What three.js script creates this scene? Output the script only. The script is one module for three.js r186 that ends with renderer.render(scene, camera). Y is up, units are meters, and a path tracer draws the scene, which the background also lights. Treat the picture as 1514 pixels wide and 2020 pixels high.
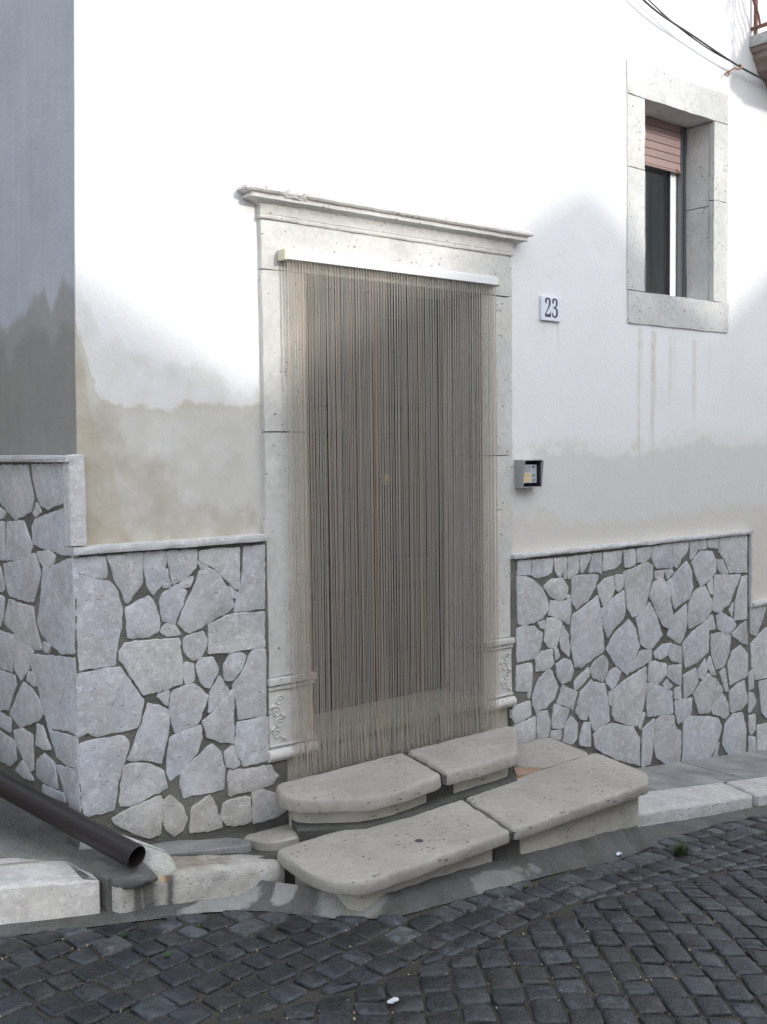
import * as THREE from 'three';
import { mergeGeometries, toCreasedNormals } from 'three/addons/utils/BufferGeometryUtils.js';
import { RoundedBoxGeometry } from 'three/addons/geometries/RoundedBoxGeometry.js';

// ---------------------------------------------------------------- camera, sky, sun, exposure
const scene = new THREE.Scene();
const camera = new THREE.PerspectiveCamera(51.59, 767 / 1024, 0.05, 300);
{
  const yaw = THREE.MathUtils.degToRad(39.224), pitch = THREE.MathUtils.degToRad(-3.437), roll = THREE.MathUtils.degToRad(-0.66);
  const fwd = new THREE.Vector3(Math.sin(yaw) * Math.cos(pitch), Math.sin(pitch), -Math.cos(yaw) * Math.cos(pitch));
  const right = new THREE.Vector3(Math.cos(yaw), 0, Math.sin(yaw));
  const up = new THREE.Vector3().crossVectors(right, fwd);
  camera.position.set(-1.6, 1.7, 3.8);
  camera.up.copy(up.multiplyScalar(Math.cos(roll)).addScaledVector(right, -Math.sin(roll)));
  camera.lookAt(camera.position.clone().add(fwd));
}
const SUN = new THREE.Vector3(0.26, 0.38, 1).normalize();
{ // thin bright haze under a pale blue sky
  const w = 256, h = 128, d = new Float32Array(w * h * 4), v = new THREE.Vector3();
  for (let j = 0; j < h; j++) for (let i = 0; i < w; i++) {
    const el = ((j + 0.5) / h - 0.5) * Math.PI, az = ((i + 0.5) / w - 0.5) * 2 * Math.PI;
    v.set(Math.cos(el) * Math.cos(az), Math.sin(el), Math.cos(el) * Math.sin(az));
    const t = Math.pow(Math.max(0, Math.sin(el)), 0.55), c = Math.max(0, 0.5 + 0.5 * v.dot(SUN)), g = Math.pow(c, 3.2);
    const k = 1.75, o = (j * w + i) * 4;
    d[o] = k * ((0.50 * (1 - t) + 0.34 * t) + 1.32 * g);
    d[o + 1] = k * ((0.545 * (1 - t) + 0.44 * t) + 1.27 * g);
    d[o + 2] = k * ((0.62 * (1 - t) + 0.62 * t) + 1.20 * g);
    d[o + 3] = 1;
  }
  const sky = new THREE.DataTexture(d, w, h, THREE.RGBAFormat, THREE.FloatType);
  sky.mapping = THREE.EquirectangularReflectionMapping; sky.magFilter = THREE.LinearFilter; sky.needsUpdate = true;
  scene.background = sky; scene.environment = sky;
}
const sun = new THREE.DirectionalLight(new THREE.Color().setRGB(1, 0.955, 0.88), 2.1);
sun.position.copy(SUN).multiplyScalar(30); sun.target.position.set(2, 2, 0);
sun.position.add(sun.target.position);
sun.castShadow = true; sun.shadow.radius = 5; sun.shadow.mapSize.set(4096, 4096);
Object.assign(sun.shadow.camera, { left: -12, right: 12, top: 12, bottom: -12, near: 1, far: 70 });
scene.add(sun, sun.target);
const renderer = new THREE.WebGLRenderer({ antialias: true });
renderer.toneMapping = THREE.LinearToneMapping;
renderer.toneMappingExposure = 1.03;
renderer.shadowMap.enabled = true;

// ---------------------------------------------------------------- helpers
function rng(seed) { let a = seed >>> 0; return () => { a = (a + 0x6D2B79F5) >>> 0; let t = a; t = Math.imul(t ^ (t >>> 15), t | 1); t ^= t + Math.imul(t ^ (t >>> 7), t | 61); return ((t ^ (t >>> 14)) >>> 0) / 4294967296; }; }
function hash(x, y, s) { let h = Math.imul(x, 374761393) ^ Math.imul(y, 668265263) ^ Math.imul(s, 1274126177); h = Math.imul(h ^ (h >>> 13), 1103515245); return ((h ^ (h >>> 16)) >>> 0) / 4294967296; }
function vnoise(x, y, s = 0, per = 0) { // value noise, optionally periodic
  let xi = Math.floor(x), yi = Math.floor(y); const fx = x - xi, fy = y - yi;
  let x1 = xi + 1, y1 = yi + 1;
  if (per) { xi = ((xi % per) + per) % per; yi = ((yi % per) + per) % per; x1 = ((x1 % per) + per) % per; y1 = ((y1 % per) + per) % per; }
  const u = fx * fx * (3 - 2 * fx), v = fy * fy * (3 - 2 * fy);
  const a = hash(xi, yi, s), b = hash(x1, yi, s), c = hash(xi, y1, s), d = hash(x1, y1, s);
  return a + (b - a) * u + (c - a) * v + (a - b - c + d) * u * v;
}
function fbm(x, y, s, oct, per = 0) { let v = 0, a = 0.5, n = 0; for (let i = 0; i < oct; i++) { v += a * vnoise(x, y, s + i * 17, per); n += a; x *= 2; y *= 2; per *= 2; a *= 0.5; } return v / n; }
const clamp = (v, a = 0, b = 1) => Math.min(b, Math.max(a, v));
const smooth = (a, b, v) => { const t = clamp((v - a) / (b - a)); return t * t * (3 - 2 * t); };
const toS = (v) => { v = clamp(v); return v <= 0.0031308 ? v * 12.92 : 1.055 * Math.pow(v, 1 / 2.4) - 0.055; };
function colourTex(w, h, fn, repeatX, repeatY) { // fn(u, v) -> linear rgb
  const d = new Uint8Array(w * h * 4), c = [0, 0, 0];
  for (let j = 0; j < h; j++) for (let i = 0; i < w; i++) { fn((i + 0.5) / w, (j + 0.5) / h, c, i, j); const o = (j * w + i) * 4; d[o] = toS(c[0]) * 255; d[o + 1] = toS(c[1]) * 255; d[o + 2] = toS(c[2]) * 255; d[o + 3] = 255; }
  const t = new THREE.DataTexture(d, w, h, THREE.RGBAFormat); t.colorSpace = THREE.SRGBColorSpace; return finish(t, repeatX, repeatY);
}
function greyTex(w, h, fn, repeatX, repeatY) {
  const d = new Uint8Array(w * h * 4);
  for (let j = 0; j < h; j++) for (let i = 0; i < w; i++) { const g = clamp(fn((i + 0.5) / w, (j + 0.5) / h)) * 255, o = (j * w + i) * 4; d[o] = d[o + 1] = d[o + 2] = g; d[o + 3] = 255; }
  return finish(new THREE.DataTexture(d, w, h, THREE.RGBAFormat), repeatX, repeatY);
}
function finish(t, rx = 1, ry = rx) { t.magFilter = THREE.LinearFilter; t.minFilter = THREE.LinearMipmapLinearFilter; t.generateMipmaps = true; t.wrapS = t.wrapT = THREE.RepeatWrapping; t.repeat.set(rx, ry); t.needsUpdate = true; return t; }
const lin = (r, g, b) => new THREE.Color().setRGB(r, g, b);
function mat(o) { return new THREE.MeshStandardMaterial({ roughness: 0.9, ...o }); }

function mesh(name, geometry, material, parent = scene) {
  const m = new THREE.Mesh(geometry, material); m.name = name; m.castShadow = m.receiveShadow = true; parent.add(m); return m;
}
function group(name, parent = scene) { const g = new THREE.Group(); g.name = name; parent.add(g); return g; }
function tag(o, label, category, grp) { o.userData.label = label; o.userData.category = category; if (grp) o.userData.group = grp; return o; }
function setting(o) { o.userData.kind = 'structure'; return o; }

// planar uv in metres, picked by the facing of each triangle
function boxUV(geo) {
  const g = geo.index ? geo.toNonIndexed() : geo, p = g.attributes.position, uv = new Float32Array(p.count * 2);
  const a = new THREE.Vector3(), b = new THREE.Vector3(), c = new THREE.Vector3();
  for (let i = 0; i < p.count; i += 3) {
    a.fromBufferAttribute(p, i); b.fromBufferAttribute(p, i + 1).sub(a); c.fromBufferAttribute(p, i + 2).sub(a); b.cross(c);
    const ax = Math.abs(b.x), ay = Math.abs(b.y), az = Math.abs(b.z);
    for (let k = 0; k < 3; k++) {
      const x = p.getX(i + k), y = p.getY(i + k), z = p.getZ(i + k);
      const [u, v] = az >= ax && az >= ay ? [x, y] : ax >= ay ? [z + 3.1, y] : [x, z + 7.3];
      uv[(i + k) * 2] = u; uv[(i + k) * 2 + 1] = v;
    }
  }
  g.setAttribute('uv', new THREE.BufferAttribute(uv, 2)); return g;
}
function box(x0, x1, y0, y1, z0, z1, r = 0) {
  const g = r ? new RoundedBoxGeometry(x1 - x0, y1 - y0, z1 - z0, 2, r) : new THREE.BoxGeometry(x1 - x0, y1 - y0, z1 - z0);
  g.translate((x0 + x1) / 2, (y0 + y1) / 2, (z0 + z1) / 2); return boxUV(g);
}
// a stone block: a box whose faces are cut up and worn a little at the edges
function block(x0, x1, y0, y1, z0, z1, { seg = 0.05, wear = 0.004, seed = 1, r = 0.0015 } = {}) {
  const sx = Math.max(2, Math.min(30, Math.round((x1 - x0) / seg))), sy = Math.max(2, Math.min(30, Math.round((y1 - y0) / seg))), sz = Math.max(2, Math.min(12, Math.round((z1 - z0) / seg)));
  const g = new THREE.BoxGeometry(x1 - x0, y1 - y0, z1 - z0, sx, sy, sz), p = g.attributes.position;
  const hx = (x1 - x0) / 2, hy = (y1 - y0) / 2, hz = (z1 - z0) / 2;
  for (let i = 0; i < p.count; i++) {
    let x = p.getX(i), y = p.getY(i), z = p.getZ(i);
    const ex = Math.abs(x) > hx - 1e-5, ey = Math.abs(y) > hy - 1e-5, ez = Math.abs(z) > hz - 1e-5, n = (ex ? 1 : 0) + (ey ? 1 : 0) + (ez ? 1 : 0);
    if (n >= 2) { const w = r * (0.6 + 1.4 * vnoise((x + y * 1.7) * 30 + seed, (z - y) * 30, seed)); if (ex) x -= Math.sign(x) * w; if (ey) y -= Math.sign(y) * w; if (ez) z -= Math.sign(z) * w; }
    const q = wear * (vnoise((x + z) * 14 + seed * 3.1, y * 14, seed + 5) - 0.5);
    if (ex) x += q; if (ez) z += q; if (ey) y += q;
    p.setXYZ(i, x, y, z);
  }
  g.translate((x0 + x1) / 2, (y0 + y1) / 2, (z0 + z1) / 2); g.computeVertexNormals();
  return toCreasedNormals(boxUV(g), 0.6);
}
// outline helpers
function ccw(P) { let a = 0; for (let i = 0; i < P.length; i++) { const p = P[i], q = P[(i + 1) % P.length]; a += p[0] * q[1] - q[0] * p[1]; } return a < 0 ? P.slice().reverse() : P; }
function soften(P, d) { // cut each corner by at most d
  const o = [];
  for (let i = 0; i < P.length; i++) {
    const a = P[(i + P.length - 1) % P.length], b = P[i], c = P[(i + 1) % P.length];
    const la = Math.hypot(a[0] - b[0], a[1] - b[1]) || 1e-6, lc = Math.hypot(c[0] - b[0], c[1] - b[1]) || 1e-6, ta = Math.min(d, la * 0.32) / la, tc = Math.min(d, lc * 0.32) / lc;
    o.push([b[0] + (a[0] - b[0]) * ta, b[1] + (a[1] - b[1]) * ta], [b[0] + (c[0] - b[0]) * tc, b[1] + (c[1] - b[1]) * tc]);
  }
  return o;
}
function densify(P, seg) { const o = []; for (let i = 0; i < P.length; i++) { const a = P[i], b = P[(i + 1) % P.length], n = Math.max(1, Math.round(Math.hypot(b[0] - a[0], b[1] - a[1]) / seg)); for (let k = 0; k < n; k++) o.push([a[0] + (b[0] - a[0]) * k / n, a[1] + (b[1] - a[1]) * k / n]); } return o; }
function outward(P) { return P.map((b, i) => { const a = P[(i + P.length - 1) % P.length], c = P[(i + 1) % P.length]; let n1x = b[1] - a[1], n1y = a[0] - b[0], n2x = c[1] - b[1], n2y = b[0] - c[0]; const l1 = Math.hypot(n1x, n1y) || 1, l2 = Math.hypot(n2x, n2y) || 1; let x = n1x / l1 + n2x / l2, y = n1y / l1 + n2y / l2; const l = Math.hypot(x, y) || 1, m = Math.min(1.6, 2 / Math.max(l * l, 0.6) * l / 1); return [x / l * Math.min(m, 1.5), y / l * Math.min(m, 1.5)]; }); }
function inset(P, d) { const n = outward(P); return P.map((p, i) => [p[0] - n[i][0] * d, p[1] - n[i][1] * d]); }
// a solid over an outline: rings = [[inset, height], ...] from the bottom up, closed by a cap
function solid(P, rings, map, { rough = 0, freq = 30, seed = 0, crease = 0.7, capNoise = 0 } = {}) {
  P = ccw(P);
  if (rough) { const n = outward(P); P = P.map((p, i) => { const r = rough * (vnoise(p[0] * freq + seed * 7.3, p[1] * freq, seed) - 0.5) * 2; return [p[0] + n[i][0] * r, p[1] + n[i][1] * r]; }); }
  const N = P.length, pos = [], uv = [], R = rings.map(([d, h]) => { const Q = d ? inset(P, d) : P; return Q.map((q) => [q[0], q[1], h]); });
  const last = R[R.length - 1];
  if (capNoise) for (const q of last) q[2] += capNoise * (vnoise(q[0] * freq, q[1] * freq, seed + 3) - 0.5) * 2;
  const put = (q, off) => { const w = map(q[0], q[1], q[2]); pos.push(w[0], w[1], w[2]); uv.push(q[0] + off, q[1] + off + (off ? q[2] : 0)); };
  for (let k = 0; k + 1 < R.length; k++) for (let i = 0; i < N; i++) { const j = (i + 1) % N, a = R[k][i], b = R[k][j], c = R[k + 1][j], d = R[k + 1][i], o = rings[k + 1][0] > 0.02 ? 0 : 0.0001; put(a, o); put(b, o); put(c, o); put(a, o); put(c, o); put(d, o); }
  for (const t of THREE.ShapeUtils.triangulateShape(last.map((q) => new THREE.Vector2(q[0], q[1])), [])) for (const i of t) put(last[i], 0);
  const g = new THREE.BufferGeometry(); g.setAttribute('position', new THREE.Float32BufferAttribute(pos, 3)); g.setAttribute('uv', new THREE.Float32BufferAttribute(uv, 2));
  return toCreasedNormals(boxUV(g), crease);
}
const onFront = (u, v, h) => [u, v, h];            // outlines on the street wall: u = x, v = y
const onSide = (u, v, h) => [-h, v, u];            // outlines on the alley wall: u = z, v = y
const onGround = (u, v, h) => [u, h, -v];          // outlines on the ground: u = x, v = -z
const flip = (P) => P.map(([x, z]) => [x, -z]);
function tube(points, r, { seg = 40, rad = 10, closed = false } = {}) { return new THREE.TubeGeometry(new THREE.CatmullRomCurve3(points.map((p) => new THREE.Vector3(...p)), closed), seg, r, rad, closed); }
const paveY = (x) => 0.195 - 0.108 * clamp(x, -14, 14);
const roadY = (x, z) => 0.069 - 0.091 * clamp(x, -14, 14) + 0.05 * Math.exp(-(((x - 1.4) / 0.9) ** 2)) * (1 - smooth(1.2, 2.5, z));
const STONES_DOOR_SIDE = [
  [-0.2,130.1,11.2,130.4,11.1,122.3,8.3,122.2,3.9,124.1,0.4,124.9,-0.3,126.3],
  [-0.4,123.9,3.1,124.2,8.6,121.4,12.3,120.3,15.4,116.6,17.1,110.2,16.7,102.5,14.9,96.5,13.6,88.5,6.1,88.4,-0.3,88.4,-0.8,103,-0.7,114.3],
  [12.1,130.3,26.7,130.4,25.7,126.6,26.2,123.4,25.9,119.1,23.3,115.8,19.4,111.7,17.1,116.4,14.4,122.8],
  [27.3,130.5,36.2,130.5,36.5,126.5,35,117.9,30.5,113.6,28,116.9,27.1,124.1],
  [37,130.1,50.2,130.3,49.8,123.1,45.2,119.4,39.3,117.5,38,123.2,37.2,126.5],
  [36.8,123.3,38.1,116,34.9,116.2,35.9,121],
  [51.3,129.4,70.2,129.8,69.9,120.6,69.3,111.5,63.6,117,56.3,123.4,51.2,125.8],
  [51.2,125,52.6,125.3,55.3,123.4,54.4,121.2,51.6,122.5],
  [72.6,129.8,82.3,129.6,81.7,103,74.9,103.3,67.3,103.3,68.7,109.8,70.8,114.7,71.9,121.3],
  [65,113.5,68.7,110.3,68,108.9,65.4,109.3],
  [55.3,121.8,58.5,120.7,64.5,112.8,67,105.8,63.3,103.3,56.6,100.7,46,96.5,41.1,100.8,44,107.4,49.2,115.8,51.6,121.3],
  [41.5,116.5,44.3,119.1,48.3,119.3,46.9,115.6,43.7,115.3],
  [34.2,113.6,40.6,116.6,42.8,115.2,45,113.8,43.1,108.3,39.4,101.3,34.6,103.2,33.4,108.5],
  [19,109.6,23.2,111.5,28.8,113.3,31.3,109.5,33.2,102.9,32.3,99.1,28.8,97.9,23.7,97.9,19.5,98.1,19.2,104.5],
  [33.6,98.9,35.8,101.9,39.3,100.8,42.4,96.7,36.6,96.8],
  [16,92.9,18.2,96.1,22.8,96.3,29.6,95.8,41.4,95.2,41.7,89.9,42.4,81.7,41.9,77,35.2,75.9,29.9,75.1,25.6,75.2,23.1,78.5,19.1,85.4,15.9,89.8],
  [43.2,94.5,47.3,96.1,52.4,96.3,54.1,93.2,53.1,89.2,50.7,85.8,47.1,85.9,43.5,89.2],
  [55.2,99.2,63.3,101.6,70,102.2,81.6,101.3,81.3,86.4,72.6,86.7,62.9,86.7,54.9,87.5],
  [42.9,83.6,44.3,85.1,47.9,84.1,47.6,76.8,44.5,76.3,42.8,80],
  [48.8,82.8,50.7,85.8,56.3,85.5,59,80.5,58,78.2,54.6,73.3,52.3,74.5,49.6,78.6],
  [61.4,81.4,64.8,85.2,70.6,85.7,72,84.2,70.5,79.3,66,74.9,62.2,75.5],
  [74,83.9,77,86.1,82,85.6,81.4,57.1,75.4,57.7,68,57.7,67.2,66.3,65.9,72.4,69.4,76.1,71.9,79.1],
  [55,71.6,59.4,77.1,64,70.2,59.6,65.8,54.3,63.2],
  [64.4,69.7,66.2,71.1,65.7,61.5,65.4,48.4,59.2,50.1,53.2,53.2,51.5,59.7,55.7,62.3],
  [37.3,73.5,41.4,75.3,47.7,76.1,51.3,72.1,54,70.1,51.1,63.9,49.1,59.3,44.5,58.5,38.7,57.5,36.8,66.3],
  [31.6,73.6,36,74.9,35.4,69.4,32.9,71.8],
  [-1.1,86.8,6,87.3,15.8,87,19.8,81,25.1,72.7,23.6,65.4,22.7,62.7,15.1,62.1,8.5,62.2,6.1,61.8,2.2,64.5,-0.2,63.4,-1.7,63.6],
  [27.2,71.1,31.5,69.6,35.8,66.9,36.1,60,33.6,51.5,32.2,46.5,24.9,49.2,18.1,50.5,20.8,55.6,24.9,64.3],
  [39.1,57,50.5,58.6,50.8,53.2,48.4,47.9,42.3,41.6,35.9,38.5,34.7,42.4,35.4,50.4,36.4,55.5],
  [40.9,40.7,46,44.2,55.4,49.8,59.1,45.8,60.8,38.7,60.2,30.4,54.9,29.9,42,30.6,40.4,36.3],
  [61,45.4,64.9,47.2,68.1,38.9,65.1,37.4,61.8,39.4],
  [67.5,56.9,82.4,56.5,82.3,37.8,76.4,37.7,70,37.9,65.8,46.2,66.9,51.1],
  [63.2,37,72.4,35.7,83.5,35.2,86.9,29.9,84.7,27.3,74.2,26.5,63.4,26.7,62.6,31.6],
  [-1.1,60.5,5.3,60.8,16.7,60.1,18.7,56.7,16.5,50.9,13.7,42.8,11.8,32.2,4.4,32.3,-0.4,32.2,-1.2,45.9],
  [16.4,48.1,21.5,48.7,28.3,46.5,33,42.7,34.5,35.9,27.1,34.3,21,32.4,14.3,33,14.9,39.4],
  [10.9,28.8,17.6,30.8,31.8,33.4,31.6,24.4,30.8,18.1,25.7,17.7,18.2,22.3,11.6,26.7],
  [33.1,31.4,35.8,32.5,40.6,27.2,43.2,21.7,41.2,17.2,37.1,15.7,33.7,19.4,32,24.3],
  [45.5,25.3,54,28.8,56.6,22.7,59.3,14.1,54.5,14,44.4,15.2],
  [60,23.7,65.3,24.6,72.7,23.8,73.4,13.3,67,13.1,61.2,14.5,58.9,18.8],
  [74.2,25.7,79.2,25.4,85.2,22.4,90.8,17.6,91.3,14,86,11.7,74.4,12.2]
];
const STONES_ALLEY = [
  [-69.7,164.8,-39,164.6,-36.3,157.8,-33.6,152.3,-36.2,146.6,-43.9,144.7,-54.2,142.6,-64.3,146.4,-71.1,149.5],
  [-34,165,0.2,165.6,-0.9,151.7,-18.5,148.2,-26.5,149.3,-29.3,153.2,-33,159.5],
  [-78.8,146.2,-71.4,146.5,-65.6,144.6,-67,142.4,-79.2,141.9],
  [-34.1,145.9,-30.6,150,-26.7,147,-32.2,144.2],
  [-63.6,140.9,-45.3,142.2,-42.2,139,-36.3,132.1,-39.9,128.6,-50,126.3,-66.3,124.6],
  [-92.1,139.6,-67.2,140.7,-68.1,124.9,-91.2,122.3],
  [-35.7,140.2,-32.2,143.2,-20.7,145.6,-0.1,149.1,0.2,140.5,4.2,131.8,-2.4,131.3,-13.8,132,-27.9,132.7,-35.1,133.8],
  [-31.2,130.4,-19.8,131.6,-13,130.5,-15.2,126.5,-24.4,125,-28.3,127.1],
  [-68.8,122.7,-50,125.4,-34.4,129.8,-31.5,126.8,-28.8,121.4,-33.5,114.6,-37.1,110.2,-49.2,109.8,-62.9,110,-67.2,114.7],
  [-89.1,118,-73.8,121,-70.8,114.4,-69.9,111.5,-74.8,110.6,-92.5,109.7],
  [-25.5,124.1,-10.3,127.3,3.2,130.6,3.2,118.2,2.1,95,-9,93.1,-20.6,95.3,-30.6,98.8,-32.3,103.4,-28.5,112.7],
  [-64.2,108.2,-53.9,107.6,-37.3,107.7,-36.7,102.1,-32.9,96.1,-29.1,91.4,-39.8,91.1,-52.8,93.5,-70,97.2],
  [-92.8,107,-75,108.8,-70.2,107.6,-72.3,98.7,-76.2,95.2,-91.7,91.9],
  [-58.5,94,-37.7,89.7,-45,81.2,-53.3,75.3,-59.8,78.9,-60.3,86.5],
  [-91.8,90.1,-76.5,93,-60.9,93.2,-60.2,87.4,-63.5,77.5,-78,77,-93.2,76.4],
  [-38.9,88.3,-19,90.4,2.3,92.8,3.3,80.4,3.1,64.4,-11.2,63,-25.4,61,-30,68.2,-34.6,75.5,-41.5,83.4],
  [-27.8,95.2,-19.7,94.7,-23,91.4,-27,91.7],
  [-93.4,74.6,-78.1,75.6,-61.3,76.1,-59.3,72.2,-69.8,60,-79.7,58.1,-94.9,58.9],
  [-45,80.4,-39.6,80.4,-36.8,75.1,-46.4,76.8],
  [-51,75.2,-43.4,74,-36,71.2,-30.2,65.7,-35.7,61.8,-56.2,55.3,-67.5,58.7,-57.2,69.1],
  [-95.2,56.2,-79.9,56.8,-66.6,56.2,-68.3,50.7,-80.4,50.9,-93.1,51.1],
  [-36.9,60.3,-31.7,60.1,-24,52.8,-31.3,51.2,-38.7,51.7],
  [-63.4,52.1,-53.9,54.9,-42.8,54.2,-42.9,39.9,-46.4,38.3,-54.9,43.1,-61.4,47.8],
  [-24.4,60.4,-13.3,61,2.9,62.8,2.7,50.9,-8.3,50.3,-17,51.5,-20.7,55.5],
  [-96.1,46.9,-80.7,48.2,-62.6,47.5,-62.6,39.7,-69.6,35.5,-81.9,35.4,-97.2,35.7],
  [-38.2,45.2,-30.4,49.4,-20.3,47.6,-18,38.5,-29.3,37.4,-39.8,38.2],
  [-18.3,47.2,2.6,50.5,2.8,34.4,-5.7,33.7,-11,39.4],
  [-63.7,35.1,-53.9,41.7,-43.3,35.7,-53.4,34.1],
  [-32.6,35.8,-12.2,37.6,-10.4,34.8,-21.4,33.6,-32.8,33.2]
];
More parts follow.
